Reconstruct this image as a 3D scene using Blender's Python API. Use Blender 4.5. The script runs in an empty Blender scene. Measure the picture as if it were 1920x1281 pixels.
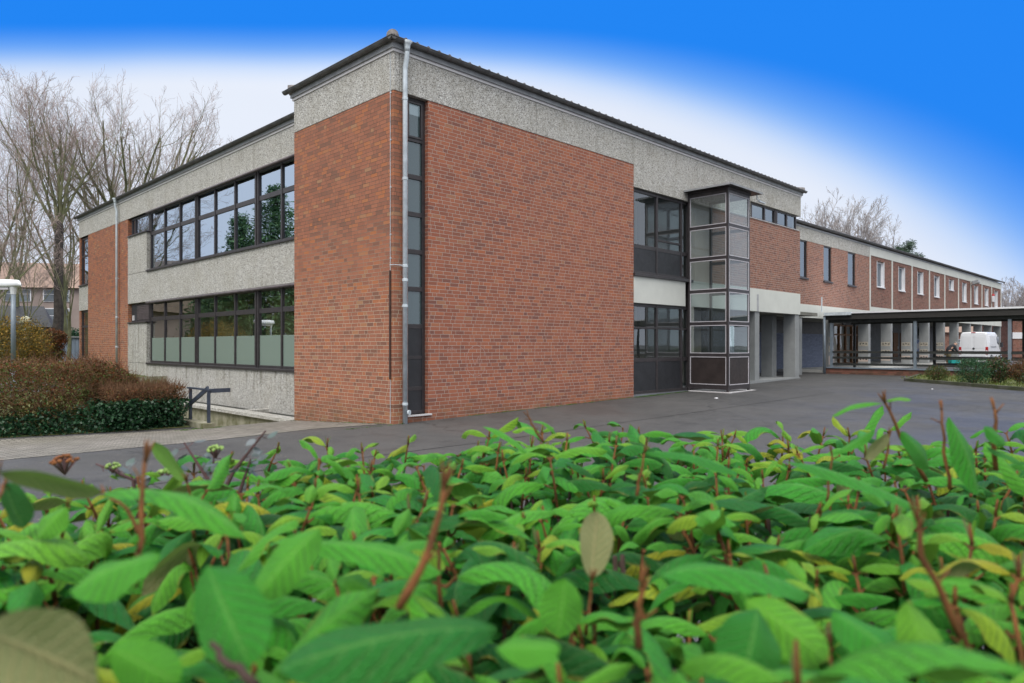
import bpy, math, random
from mathutils import Vector, Matrix, noise

# ------------------------------------------------------------------ camera, sky, sun, exposure
SC = bpy.context.scene
COL = SC.collection
FPX, CXP, HZ = 1320.0, 960.0, 648.0            # focal length in photo pixels, centre column, horizon row
EYE = Vector((-8.7409, -12.2371, 1.6628))
FW = Vector((0.70815, 0.70606, 0.0))
RT = Vector((0.70606, -0.70815, 0.0))

cam = bpy.data.cameras.new('camera')
co = bpy.data.objects.new('camera', cam)
COL.objects.link(co)
cam.sensor_fit = 'HORIZONTAL'
cam.sensor_width = 36.0
cam.lens = FPX / 1920 * 36.0
cam.shift_y = (HZ - 640.5) / 1920
cam.clip_start = 0.05
cam.clip_end = 3000
cam.dof.use_dof = True
cam.dof.focus_distance = 7.0
cam.dof.aperture_fstop = 5.6
co.location = EYE
co.rotation_euler = (math.radians(90), 0, math.atan2(FW.y, FW.x) - math.radians(90))
SC.camera = co

SUN_EL, SUN_AZ = math.radians(48), math.radians(205)      # azimuth of the direction towards the sun, from +X
w = bpy.data.worlds.new('World')
SC.world = w
w.use_nodes = True
wt = w.node_tree
wt.nodes.clear()


def N(t, kind, **kw):
    n = t.nodes.new(kind)
    for k, v in kw.items():
        setattr(n, k, v)
    return n


def setin(t, sock, v):
    if isinstance(v, bpy.types.NodeSocket):
        t.links.new(v, sock)
    elif v is not None:
        if hasattr(sock, 'default_value'):
            try:
                sock.default_value = v
            except Exception:
                sock.default_value = (v[0], v[1], v[2], 1.0)


def M(t, op, a, b=None, c=None, clamp=False):
    n = N(t, 'ShaderNodeMath', operation=op)
    n.use_clamp = clamp
    setin(t, n.inputs[0], a)
    if b is not None:
        setin(t, n.inputs[1], b)
    if c is not None:
        setin(t, n.inputs[2], c)
    return n.outputs[0]


def MR(t, v, a, b, c=0.0, d=1.0, smooth=False):
    n = N(t, 'ShaderNodeMapRange')
    if smooth:
        n.interpolation_type = 'SMOOTHSTEP'
    setin(t, n.inputs[0], v)
    for i, x in enumerate((a, b, c, d)):
        setin(t, n.inputs[1 + i], x)
    return n.outputs[0]


def MIX(t, f, a, b, mode='MIX'):
    n = N(t, 'ShaderNodeMix', data_type='RGBA', blend_type=mode)
    setin(t, n.inputs[0], f)
    for s, v in ((n.inputs[6], a), (n.inputs[7], b)):
        if isinstance(v, (tuple, list)):
            s.default_value = (v[0], v[1], v[2], 1.0)
        else:
            setin(t, s, v)
    return n.outputs[2]


def RAMP(t, f, stops):
    n = N(t, 'ShaderNodeValToRGB')
    el = n.color_ramp.elements
    while len(el) > 1:
        el.remove(el[-1])
    for i, (p, c) in enumerate(stops):
        e = el[0] if i == 0 else el.new(p)
        e.position = p
        e.color = (c[0], c[1], c[2], 1.0)
    setin(t, n.inputs[0], f)
    return n.outputs[0]


tc = N(wt, 'ShaderNodeTexCoord')
dirv = tc.outputs['Generated']
sx = N(wt, 'ShaderNodeSeparateXYZ')
wt.links.new(dirv, sx.inputs[0])
el = sx.outputs[2]
sky = N(wt, 'ShaderNodeTexSky', sky_type='NISHITA')
sky.sun_disc = False
sky.sun_elevation = SUN_EL
sky.sun_rotation = math.radians(90) - SUN_AZ
sky.air_density = 1.0
# the clear patch of sky over the school: a wide clearing whose lower rim sinks towards the right (south east)
def dotw(v):
    n = N(wt, 'ShaderNodeVectorMath', operation='DOT_PRODUCT')
    wt.links.new(dirv, n.inputs[0])
    n.inputs[1].default_value = v
    return n.outputs['Value']
ahead = dotw(FW)
ah = M(wt, 'MAXIMUM', ahead, 0.02)
tb_ = M(wt, 'DIVIDE', el, ah)
q_ = M(wt, 'MAXIMUM', M(wt, 'ADD', M(wt, 'DIVIDE', dotw(RT), ah), 0.16), 0.0)
q2 = M(wt, 'MULTIPLY', q_, q_)
rim = M(wt, 'SUBTRACT', M(wt, 'SUBTRACT', 0.436, M(wt, 'MULTIPLY', q2, 0.29)), M(wt, 'MULTIPLY', M(wt, 'MULTIPLY', q2, q2), 0.08))
nz = N(wt, 'ShaderNodeTexNoise')
wt.links.new(dirv, nz.inputs[0])
nz.inputs['Scale'].default_value = 3.0
nz.inputs['Detail'].default_value = 3.0
rim = M(wt, 'ADD', rim, M(wt, 'MULTIPLY', M(wt, 'SUBTRACT', nz.outputs[0], 0.5), 0.012))
lo_ = M(wt, 'SUBTRACT', rim, M(wt, 'ADD', 0.070, M(wt, 'MULTIPLY', q2, 0.12)))
hi_ = M(wt, 'ADD', rim, M(wt, 'ADD', 0.026, M(wt, 'MULTIPLY', q2, 0.14)))
clear = M(wt, 'MULTIPLY', MR(wt, tb_, lo_, hi_), MR(wt, ahead, 0.48, 0.66, smooth=True))
tint = N(wt, 'ShaderNodeVectorMath', operation='SCALE')
wt.links.new(sky.outputs[0], tint.inputs[0])
tint.inputs['Scale'].default_value = 0.06
blue = MIX(wt, 0.93, tint.outputs[0], (0.012, 0.245, 0.955))
cn = N(wt, 'ShaderNodeTexNoise')
wt.links.new(dirv, cn.inputs[0])
cn.inputs['Scale'].default_value = 2.2
cn.inputs['Detail'].default_value = 4.0
cloud_low = MIX(wt, MR(wt, cn.outputs[0], 0.3, 0.7), (0.74, 0.81, 0.95), (0.83, 0.88, 0.98))
cloud_high = (2.25, 2.25, 2.25)
cloud = MIX(wt, MR(wt, el, 0.30, 0.85, smooth=True), cloud_low, cloud_high)
ground_c = MIX(wt, MR(wt, el, -0.02, 0.0), (0.10, 0.10, 0.09), cloud)
thin = MIX(wt, MR(wt, clear, 0.0, 0.7, smooth=True), ground_c, (0.27, 0.53, 0.98))
fin = MIX(wt, MR(wt, clear, 0.25, 1.0, smooth=True), thin, blue)
bg = N(wt, 'ShaderNodeBackground')
wt.links.new(fin, bg.inputs[0])
bg.inputs[1].default_value = 1.0
wo = N(wt, 'ShaderNodeOutputWorld')
wt.links.new(bg.outputs[0], wo.inputs[0])

sun = bpy.data.lights.new('sun', 'SUN')
sun.energy = 1.5
sun.angle = math.radians(25)
sun.color = (1.0, 0.96, 0.90)
so = bpy.data.objects.new('sun', sun)
COL.objects.link(so)
sd = Vector((math.cos(SUN_AZ) * math.cos(SUN_EL), math.sin(SUN_AZ) * math.cos(SUN_EL), math.sin(SUN_EL)))
so.rotation_euler = sd.to_track_quat('Z', 'Y').to_euler()

SC.view_settings.view_transform = 'Standard'
SC.view_settings.look = 'None'
SC.view_settings.gamma = 1.0
SC.view_settings.exposure = 0.0
SC.render.engine = 'CYCLES'
SC.cycles.use_denoising = True
SC.cycles.max_bounces = 8
SC.cycles.transparent_max_bounces = 16
SC.cycles.caustics_reflective = False
SC.cycles.caustics_refractive = False
SC.cycles.sample_clamp_indirect = 4.0

rng = random.Random(7)


def at(px, py, t):
    """a point t metres in front of the eye on the sight line of a photo pixel"""
    p = EYE + FW * t + RT * ((px - CXP) / FPX * t)
    p.z = EYE.z + (HZ - py) / FPX * t
    return p


# ------------------------------------------------------------------ mesh builder
class MB:
    def __init__(s):
        s.v, s.f, s.mi, s.uv = [], [], [], {}

    def face(s, pts, mi=0, uv=None):
        b = len(s.v)
        s.v.extend([tuple(p) for p in pts])
        if uv is not None:
            s.uv[len(s.f)] = uv
        s.f.append(tuple(range(b, b + len(pts))))
        s.mi.append(mi)

    def box(s, x0, x1, y0, y1, z0, z1, mi=0):
        if x0 > x1: x0, x1 = x1, x0
        if y0 > y1: y0, y1 = y1, y0
        if z0 > z1: z0, z1 = z1, z0
        b = len(s.v)
        s.v += [(x0, y0, z0), (x1, y0, z0), (x1, y1, z0), (x0, y1, z0), (x0, y0, z1), (x1, y0, z1), (x1, y1, z1), (x0, y1, z1)]
        for q in ((0, 3, 2, 1), (4, 5, 6, 7), (0, 1, 5, 4), (1, 2, 6, 5), (2, 3, 7, 6), (3, 0, 4, 7)):
            s.f.append(tuple(b + i for i in q))
            s.mi.append(mi)
        return s

    def obox(s, c, ax, ay, az, mi=0):
        """oriented box: centre and three half axes"""
        c, ax, ay, az = map(Vector, (c, ax, ay, az))
        b = len(s.v)
        for k in (-1, 1):
            for (i, j) in ((-1, -1), (1, -1), (1, 1), (-1, 1)):
                s.v.append(tuple(c + ax * i + ay * j + az * k))
        for q in ((0, 3, 2, 1), (4, 5, 6, 7), (0, 1, 5, 4), (1, 2, 6, 5), (2, 3, 7, 6), (3, 0, 4, 7)):
            s.f.append(tuple(b + i for i in q))
            s.mi.append(mi)
        return s

    def tube(s, pts, rad, n=8, mi=0, cap=True):
        pts = [Vector(p) for p in pts]
        if not isinstance(rad, (list, tuple)):
            rad = [rad] * len(pts)
        rings = []
        u = None
        for i, p in enumerate(pts):
            d = (pts[min(i + 1, len(pts) - 1)] - pts[max(i - 1, 0)])
            if d.length < 1e-9:
                d = Vector((0, 0, 1))
            d.normalize()
            if u is None:
                u = d.orthogonal().normalized()
            u = (u - d * u.dot(d))
            if u.length < 1e-6:
                u = d.orthogonal()
            u.normalize()
            v = d.cross(u)
            b = len(s.v)
            for k in range(n):
                a = 2 * math.pi * k / n
                s.v.append(tuple(p + (u * math.cos(a) + v * math.sin(a)) * rad[i]))
            rings.append(b)
        for i in range(len(rings) - 1):
            a, b = rings[i], rings[i + 1]
            for k in range(n):
                k2 = (k + 1) % n
                s.f.append((a + k, a + k2, b + k2, b + k))
                s.mi.append(mi)
        if cap:
            s.f.append(tuple(rings[0] + k for k in reversed(range(n))))
            s.f.append(tuple(rings[-1] + k for k in range(n)))
            s.mi += [mi, mi]
        return s

    def lathe(s, c, prof, n=16, mi=0):
        c = Vector(c)
        rings = []
        for (r, z) in prof:
            b = len(s.v)
            for k in range(n):
                a = 2 * math.pi * k / n
                s.v.append((c.x + r * math.cos(a), c.y + r * math.sin(a), c.z + z))
            rings.append(b)
        for i in range(len(rings) - 1):
            a, b = rings[i], rings[i + 1]
            for k in range(n):
                k2 = (k + 1) % n
                s.f.append((a + k, a + k2, b + k2, b + k))
                s.mi.append(mi)
        s.f.append(tuple(rings[0] + k for k in reversed(range(n))))
        s.f.append(tuple(rings[-1] + k for k in range(n)))
        s.mi += [mi, mi]
        return s

    def build(s, name, mats, parent=None, smooth=False, boxuv=True, bevel=0.0):
        me = bpy.data.meshes.new(name)
        me.from_pydata(s.v, [], s.f)
        if not isinstance(mats, (list, tuple)):
            mats = [mats]
        for m in mats:
            me.materials.append(m)
        if len(mats) > 1:
            me.polygons.foreach_set('material_index', s.mi)
        if boxuv:
            uvl = me.uv_layers.new(name='UVMap')
            data = [0.0] * (2 * len(me.loops))
            for p in me.polygons:
                n = p.normal
                c = s.uv.get(p.index)
                for k, li in enumerate(p.loop_indices):
                    if c is not None:
                        q = c[k]
                    else:
                        v = s.v[me.loops[li].vertex_index]
                        if abs(n.z) > 0.75:
                            q = (v[0], v[1])
                        elif abs(n.x) > abs(n.y):
                            q = (v[1], v[2])
                        else:
                            q = (v[0], v[2])
                    data[2 * li] = q[0]
                    data[2 * li + 1] = q[1]
            uvl.data.foreach_set('uv', data)
        if smooth:
            me.polygons.foreach_set('use_smooth', [True] * len(me.polygons))
        o = bpy.data.objects.new(name, me)
        COL.objects.link(o)
        if bevel:
            bv = o.modifiers.new('bevel', 'BEVEL')
            bv.width = bevel
            bv.segments = 2
            bv.limit_method = 'ANGLE'
        if parent is not None:
            o.parent = parent
            pm = parent
            off = Vector((0, 0, 0))
            while pm is not None:
                off += pm.location
                pm = pm.parent
            o.location = -off            # parts are built in world metres under an unrotated thing
        return o


def tag(o, label=None, cat=None, group=None, kind=None):
    if label: o['label'] = label
    if cat: o['category'] = cat
    if group: o['group'] = group
    if kind: o['kind'] = kind
    return o


def thing(name, label, cat, loc=(0, 0, 0), group=None, rz=0.0):
    o = bpy.data.objects.new(name, None)
    o.empty_display_size = 0.2
    COL.objects.link(o)
    o.location = loc
    o.rotation_euler.z = rz
    return tag(o, label, cat, group)


# ------------------------------------------------------------------ materials
def newmat(name):
    m = bpy.data.materials.new(name)
    m.use_nodes = True
    t = m.node_tree
    t.nodes.clear()
    out = N(t, 'ShaderNodeOutputMaterial')
    b = N(t, 'ShaderNodeBsdfPrincipled')
    t.links.new(b.outputs[0], out.inputs[0])
    return m, t, b, out


def uvnode(t):
    return N(t, 'ShaderNodeTexCoord').outputs['UV']


def objco(t):
    return N(t, 'ShaderNodeTexCoord').outputs['Object']


def noise_n(t, vec, scale, detail=4.0, rough=0.6, dim='3D'):
    n = N(t, 'ShaderNodeTexNoise', noise_dimensions=dim)
    setin(t, n.inputs['Vector'], vec)
    n.inputs['Scale'].default_value = scale
    n.inputs['Detail'].default_value = detail
    n.inputs['Roughness'].default_value = rough
    return n.outputs[0]


def bump(t, b, h, strength=0.3, dist=0.01):
    n = N(t, 'ShaderNodeBump')
    n.inputs['Strength'].default_value = strength
    n.inputs['Distance'].default_value = dist
    setin(t, n.inputs['Height'], h)
    t.links.new(n.outputs[0], b.inputs['Normal'])


def simple(name, col, rough=0.6, metal=0.0, var=0.15, scale=6.0, spec=0.5, bumpy=0.0, col2=None):
    m, t, b, o = newmat(name)
    n = noise_n(t, objco(t), scale)
    f = MR(t, n, 0.3, 0.7)
    c2 = col2 if col2 else tuple(c * (1 - var) for c in col)
    c1 = col if col2 else tuple(min(1, c * (1 + var)) for c in col)
    t.links.new(MIX(t, f, c2, c1), b.inputs['Base Color'])
    t.links.new(MR(t, noise_n(t, objco(t), scale * 3), 0.3, 0.7, rough * 0.85, min(1, rough * 1.15)), b.inputs['Roughness'])
    b.inputs['Metallic'].default_value = metal
    b.inputs['Specular IOR Level'].default_value = spec
    if bumpy:
        bump(t, b, noise_n(t, objco(t), scale * 12), bumpy, 0.01)
    return m


def brick_mat(name, stops, mortar, mortar_dirty, dirty_lo, dirty_hi, wash=None):
    """wild bond brickwork drawn in wall metres: two stretchers and a header per period, courses shifted at random"""
    m, t, b, o = newmat(name)
    uv = uvnode(t)
    nd = N(t, 'ShaderNodeTexNoise')
    setin(t, nd.inputs['Vector'], uv)
    nd.inputs['Scale'].default_value = 9.0
    off = N(t, 'ShaderNodeVectorMath', operation='MULTIPLY_ADD')
    t.links.new(nd.outputs['Color'], off.inputs[0])
    off.inputs[1].default_value = (0.006, 0.004, 0)
    t.links.new(uv, off.inputs[2])
    s = N(t, 'ShaderNodeSeparateXYZ')
    t.links.new(off.outputs[0], s.inputs[0])
    u, v = s.outputs[0], s.outputs[1]
    H = 0.0833
    vr = M(t, 'DIVIDE', v, H)
    row = M(t, 'FLOOR', vr)
    wn = N(t, 'ShaderNodeTexWhiteNoise', noise_dimensions='1D')
    t.links.new(row, wn.inputs['W'])
    uu = M(t, 'DIVIDE', M(t, 'ADD', u, M(t, 'MULTIPLY', wn.outputs['Value'], 0.625)), 0.625)
    cell = M(t, 'FLOOR', uu)
    fx = M(t, 'MULTIPLY', M(t, 'SUBTRACT', uu, cell), 0.625)
    idx = M(t, 'FLOOR', M(t, 'DIVIDE', fx, 0.25))
    lx = M(t, 'SUBTRACT', fx, M(t, 'MULTIPLY', idx, 0.25))
    wid = M(t, 'SUBTRACT', 0.25, M(t, 'MULTIPLY', M(t, 'GREATER_THAN', idx, 1.5), 0.125))
    dx = M(t, 'MINIMUM', lx, M(t, 'SUBTRACT', wid, lx))
    fv = M(t, 'MULTIPLY', M(t, 'SUBTRACT', vr, row), H)
    dy = M(t, 'MINIMUM', fv, M(t, 'SUBTRACT', H, fv))
    d = M(t, 'MINIMUM', dx, dy)
    mask = MR(t, d, 0.0034, 0.0062, smooth=True)
    cb = N(t, 'ShaderNodeCombineXYZ')
    t.links.new(row, cb.inputs[0]); t.links.new(cell, cb.inputs[1]); t.links.new(idx, cb.inputs[2])
    w3 = N(t, 'ShaderNodeTexWhiteNoise', noise_dimensions='3D')
    t.links.new(cb.outputs[0], w3.inputs['Vector'])
    col = RAMP(t, w3.outputs['Value'], stops)
    fine = noise_n(t, uv, 60, 3)
    col = MIX(t, 0.35, col, MIX(t, fine, (0.25, 0.22, 0.20), (0.62, 0.58, 0.55)), 'OVERLAY')
    big = noise_n(t, uv, 0.7, 5)
    col = MIX(t, MR(t, big, 0.45, 0.75, 0.0, 0.28), col, wash or (0.26, 0.13, 0.085))
    dirt = M(t, 'ADD', M(t, 'MULTIPLY', M(t, 'SUBTRACT', noise_n(t, uv, 0.9, 5), 0.5), 3.0), v)
    mc = MIX(t, MR(t, dirt, dirty_lo, dirty_hi), mortar, mortar_dirty)
    mc = MIX(t, MR(t, noise_n(t, uv, 4, 4), 0.4, 0.7, 0, 0.4), mc, tuple(c * 0.6 for c in mortar))
    # damp green foot of the wall
    foot = M(t, 'MULTIPLY', MR(t, v, -0.1, 0.55, 1.0, 0.0), MR(t, noise_n(t, uv, 2.5, 5), 0.35, 0.65))
    full = MIX(t, M(t, 'MULTIPLY', foot, 0.65), MIX(t, mask, mc, col), (0.10, 0.085, 0.05))
    t.links.new(full, b.inputs['Base Color'])
    b.inputs['Roughness'].default_value = 0.85
    b.inputs['Specular IOR Level'].default_value = 0.25
    bump(t, b, M(t, 'ADD', mask, M(t, 'MULTIPLY', fine, 0.5)), 0.6, 0.006)
    return m


def aggregate_mat(name, streaks=False, fade=1.0, soft=0.0):
    """washed concrete with exposed pebbles"""
    m, t, b, o = newmat(name)
    uv = uvnode(t)
    vo = N(t, 'ShaderNodeTexVoronoi', voronoi_dimensions='2D')
    setin(t, vo.inputs['Vector'], uv)
    vo.inputs['Scale'].default_value = 46.0
    sp = N(t, 'ShaderNodeSeparateColor')
    t.links.new(vo.outputs['Color'], sp.inputs[0])
    peb = RAMP(t, sp.outputs[0], [(0.0, (0.03, 0.03, 0.035)), (0.15, (0.06, 0.058, 0.055)), (0.26, (0.24, 0.205, 0.16)),
                                  (0.45, (0.42, 0.40, 0.36)), (0.75, (0.60, 0.585, 0.545)), (1.0, (0.86, 0.86, 0.83))])
    base = MIX(t, MR(t, vo.outputs['Distance'], 0.25, 0.6), peb, (0.47, 0.46, 0.43))
    base = MIX(t, MR(t, noise_n(t, uv, 1.1, 5), 0.4, 0.75, 0, 0.4 * fade), base, (0.32, 0.295, 0.235))
    if streaks or soft:
        st = N(t, 'ShaderNodeVectorMath', operation='MULTIPLY')
        t.links.new(uv, st.inputs[0])
        st.inputs[1].default_value = (2.2, 0.25, 1)
        sn = noise_n(t, st.outputs[0], 2.0, 5, 0.7)
        s = N(t, 'ShaderNodeSeparateXYZ')
        t.links.new(uv, s.inputs[0])
        f = M(t, 'MULTIPLY', MR(t, sn, 0.50, 0.66), MR(t, s.outputs[1], 0.0, 1.0, 0.25, 0.9))
        base = MIX(t, M(t, 'MULTIPLY', f, soft or 0.75), base, (0.10, 0.09, 0.055))
    t.links.new(base, b.inputs['Base Color'])
    b.inputs['Roughness'].default_value = 0.9
    b.inputs['Specular IOR Level'].default_value = 0.2
    bump(t, b, vo.outputs['Distance'], -0.5, 0.012)
    return m


def glass_mat(name, refl, tint, rough=0.0, body=0.0, body_col=(0.3, 0.36, 0.34), gcol=(0.93, 0.97, 1.0)):
    m, t, b, o = newmat(name)
    t.nodes.remove(b)
    tr = N(t, 'ShaderNodeBsdfTransparent')
    tr.inputs[0].default_value = (*tint, 1)
    gl = N(t, 'ShaderNodeBsdfGlossy')
    gl.inputs['Roughness'].default_value = rough
    gl.inputs[0].default_value = (*gcol, 1)
    nb = N(t, 'ShaderNodeBump')
    nb.inputs['Strength'].default_value = 0.012
    nb.inputs['Distance'].default_value = 0.3
    t.links.new(noise_n(t, objco(t), 0.9, 1), nb.inputs['Height'])
    t.links.new(nb.outputs[0], gl.inputs['Normal'])
    lw = N(t, 'ShaderNodeLayerWeight')
    lw.inputs[0].default_value = 0.35
    f = M(t, 'ADD', refl, M(t, 'MULTIPLY', lw.outputs['Fresnel'], 0.4), clamp=True)
    mx = N(t, 'ShaderNodeMixShader')
    t.links.new(f, mx.inputs[0])
    base = tr.outputs[0]
    if body:
        df = N(t, 'ShaderNodeBsdfDiffuse')
        df.inputs[0].default_value = (*body_col, 1)
        m2 = N(t, 'ShaderNodeMixShader')
        m2.inputs[0].default_value = body
        t.links.new(base, m2.inputs[1]); t.links.new(df.outputs[0], m2.inputs[2])
        base = m2.outputs[0]
    t.links.new(base, mx.inputs[1])
    t.links.new(gl.outputs[0], mx.inputs[2])
    t.links.new(mx.outputs[0], o.inputs[0])
    return m


RED = [(0.0, (0.22, 0.10, 0.08)), (0.12, (0.27, 0.108, 0.075)), (0.30, (0.315, 0.116, 0.074)), (0.55, (0.345, 0.128, 0.080)),
       (0.78, (0.375, 0.143, 0.088)), (0.93, (0.42, 0.145, 0.076)), (1.0, (0.36, 0.18, 0.11))]
ORG = [(0.0, (0.23, 0.115, 0.08)), (0.15, (0.30, 0.13, 0.084)), (0.45, (0.355, 0.146, 0.09)), (0.75, (0.39, 0.162, 0.097)),
       (0.92, (0.44, 0.165, 0.074)), (1.0, (0.38, 0.215, 0.125))]
PNK = [(0.0, (0.20, 0.10, 0.085)), (0.2, (0.23, 0.11, 0.085)), (0.5, (0.30, 0.14, 0.10)), (0.8, (0.33, 0.16, 0.115)), (1.0, (0.25, 0.15, 0.12))]
BRN = [(0.0, (0.12, 0.06, 0.05)), (0.3, (0.19, 0.085, 0.065)), (0.7, (0.25, 0.105, 0.08)), (1.0, (0.21, 0.12, 0.09))]
m_brick_r = brick_mat('brick_yard_face', RED, (0.47, 0.385, 0.325), (0.45, 0.36, 0.30), 5.0, 9.0)
m_brick_l = brick_mat('brick_side_face', ORG, (0.52, 0.43, 0.32), (0.10, 0.07, 0.05), 2.2, 4.6)
m_brick_f = brick_mat('brick_rear_pink', PNK, (0.52, 0.44, 0.37), (0.45, 0.36, 0.30), 4.0, 8.0)
m_brick_b = brick_mat('brick_rear_brown', BRN, (0.42, 0.34, 0.28), (0.3, 0.22, 0.18), 4.0, 8.0)
m_conc = aggregate_mat('washed_concrete', soft=0.22)
m_conc_s = aggregate_mat('washed_concrete_stained', streaks=True)
m_cream = simple('cream_render', (0.62, 0.63, 0.58), 0.8, 0, 0.06, 1.2, 0.3, 0.15)
m_white = simple('white_strip', (0.62, 0.60, 0.60), 0.5, 0, 0.08, 3)
m_zinc = simple('zinc', (0.56, 0.62, 0.66), 0.5, 0.15, 0.2, 5)
m_zinc_d = simple('weathered_zinc', (0.115, 0.115, 0.115), 0.55, 0.2, 0.4, 4)
m_fascia = simple('grey_fascia', (0.27, 0.28, 0.29), 0.6, 0, 0.2, 5)
m_frame = simple('dark_brown_frame', (0.042, 0.036, 0.038), 0.42, 0, 0.25, 8)
m_frame_l = simple('worn_brown_frame', (0.11, 0.09, 0.095), 0.4, 0, 0.3, 5)
m_panel = simple('dark_panel', (0.025, 0.026, 0.030), 0.5, 0, 0.25, 3)
m_panel2 = simple('brown_panel', (0.035, 0.026, 0.024), 0.5, 0, 0.25, 3)
m_black = simple('black_joint', (0.012, 0.012, 0.013), 0.9)  # plain near-black for the tar seam and behind the open panel joints
m_tile = simple('roof_tile', (0.22, 0.205, 0.20), 0.85, 0, 0.4, 7, 0.3, 0.3)
m_greycol = simple('grey_painted_concrete', (0.27, 0.28, 0.28), 0.8, 0, 0.12, 2, 0.3, 0.2)
m_greywall = simple('grey_painted_wall', (0.16, 0.17, 0.185), 0.8, 0, 0.15, 2)
m_inner = simple('interior_olive', (0.80, 0.72, 0.36), 0.8, 0, 0.15, 0.6)
m_inner_d = simple('interior_dark', (0.16, 0.155, 0.13), 0.8, 0, 0.3, 1)
m_inner_p = simple('interior_plaster', (0.55, 0.48, 0.42), 0.8, 0, 0.1, 1)
m_glass_up = glass_mat('window_glass', 0.30, (0.55, 0.62, 0.60), gcol=(0.72, 0.83, 0.95))
m_glass_lo = glass_mat('window_glass_clear', 0.13, (0.96, 0.99, 0.95))
m_glass_tw = glass_mat('tower_glass', 0.16, (0.80, 0.87, 0.86), body=0.05)
m_glass_rib = glass_mat('ribbed_glass', 0.10, (0.35, 0.42, 0.42), 0.10, 0.5, (0.12, 0.19, 0.195))
m_frost = glass_mat('frosted_film', 0.12, (0.5, 0.6, 0.52), 0.25, 0.62, (0.34, 0.43, 0.37))
m_whiteframe = simple('white_frame', (0.74, 0.74, 0.76), 0.5, 0, 0.05, 4)
m_rubber = simple('pale_gasket', (0.55, 0.53, 0.56), 0.5, 0, 0.1, 6)
m_rail = simple('blue_grey_steel', (0.055, 0.07, 0.10), 0.5, 0.2, 0.2, 5)
m_post = simple('grey_steel_post', (0.20, 0.24, 0.28), 0.45, 0.2, 0.15, 4)
m_wood_d = simple('tarred_timber', (0.022, 0.024, 0.022), 0.7, 0, 0.4, 6)

# ------------------------------------------------------------------ ground
def lerpt(x, xs, ys):
    if x <= xs[0]: return ys[0]
    for i in range(len(xs) - 1):
        if x <= xs[i + 1]:
            f = (x - xs[i]) / (xs[i + 1] - xs[i])
            return ys[i] + f * (ys[i + 1] - ys[i])
    return ys[-1]


def gz(x, y):
    z = lerpt(x, [-30, 0, 8.66, 20, 26, 40, 70], [-0.1, 0, 0.12, 0.29, 0.35, 0.42, 0.48])
    k = lerpt(x, [1.0, 3.0], [1, 0])
    return z + k * lerpt(y, [0, 4.3, 8, 16, 30, 45], [0, -0.24, -0.15, 0.35, 0.72, 0.8])


def sheet(name, xs, ys, mat, dz=0.0, skip=None):
    b = MB()
    for i in range(len(xs) - 1):
        for j in range(len(ys) - 1):
            cx, cy = (xs[i] + xs[i + 1]) / 2, (ys[j] + ys[j + 1]) / 2
            if skip and skip(cx, cy):
                continue
            P = [(xs[i], ys[j]), (xs[i + 1], ys[j]), (xs[i + 1], ys[j + 1]), (xs[i], ys[j + 1])]
            b.face([(x, y, gz(x, y) + dz) for x, y in P])
    o = b.build(name, mat)
    return tag(o, kind='structure')


def asphalt():
    m, t, b, o = newmat('asphalt')
    uv = uvnode(t)
    n1 = noise_n(t, uv, 0.35, 6, 0.65)
    n2 = noise_n(t, uv, 90, 2)
    n3 = noise_n(t, uv, 2.3, 5)
    c = MIX(t, MR(t, n1, 0.35, 0.7), (0.046, 0.046, 0.046), (0.086, 0.085, 0.083))
    n4 = noise_n(t, uv, 35, 3, 0.8)
    c = MIX(t, MR(t, n4, 0.5, 0.75, 0, 0.6), c, (0.15, 0.147, 0.14))
    c = MIX(t, MR(t, n2, 0.50, 0.70), c, (0.19, 0.185, 0.18))
    c = MIX(t, MR(t, n2, 0.48, 0.28, 0.0, 0.8), c, (0.015, 0.015, 0.016))
    c = MIX(t, MR(t, n3, 0.52, 0.75, 0, 0.6), c, (0.036, 0.036, 0.037))
    vo = N(t, 'ShaderNodeTexVoronoi', voronoi_dimensions='2D', feature='DISTANCE_TO_EDGE')
    dn = N(t, 'ShaderNodeTexNoise')
    setin(t, dn.inputs['Vector'], uv)
    dn.inputs['Scale'].default_value = 1.3
    ma = N(t, 'ShaderNodeVectorMath', operation='MULTIPLY_ADD')
    t.links.new(dn.outputs['Color'], ma.inputs[0])
    ma.inputs[1].default_value = (0.9, 0.9, 0)
    t.links.new(uv, ma.inputs[2])
    setin(t, vo.inputs['Vector'], ma.outputs[0])
    vo.inputs['Scale'].default_value = 0.22
    crack = MR(t, vo.outputs['Distance'], 0.002, 0.006, 1.0, 0.0)
    c = MIX(t, M(t, 'MULTIPLY', crack, MR(t, noise_n(t, uv, 0.5, 2), 0.45, 0.6, 0.0, 0.6)), c, (0.02, 0.02, 0.02))
    # a few pale crumbs of litter and fallen leaf
    v2 = N(t, 'ShaderNodeTexVoronoi', voronoi_dimensions='2D')
    setin(t, v2.inputs['Vector'], uv)
    v2.inputs['Scale'].default_value = 1.8
    c = MIX(t, MR(t, v2.outputs['Distance'], 0.012, 0.02, 0.9, 0.0), c, (0.42, 0.36, 0.27))
    t.links.new(c, b.inputs['Base Color'])
    wet = MR(t, noise_n(t, uv, 0.28, 4, 0.6), 0.42, 0.60)
    t.links.new(MR(t, wet, 0, 1, 0.78, 0.5), b.inputs['Roughness'])
    b.inputs['Specular IOR Level'].default_value = 0.2
    bump(t, b, M(t, 'ADD', n2, M(t, 'MULTIPLY', crack, -1.5)), 0.35, 0.01)
    return m


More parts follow.
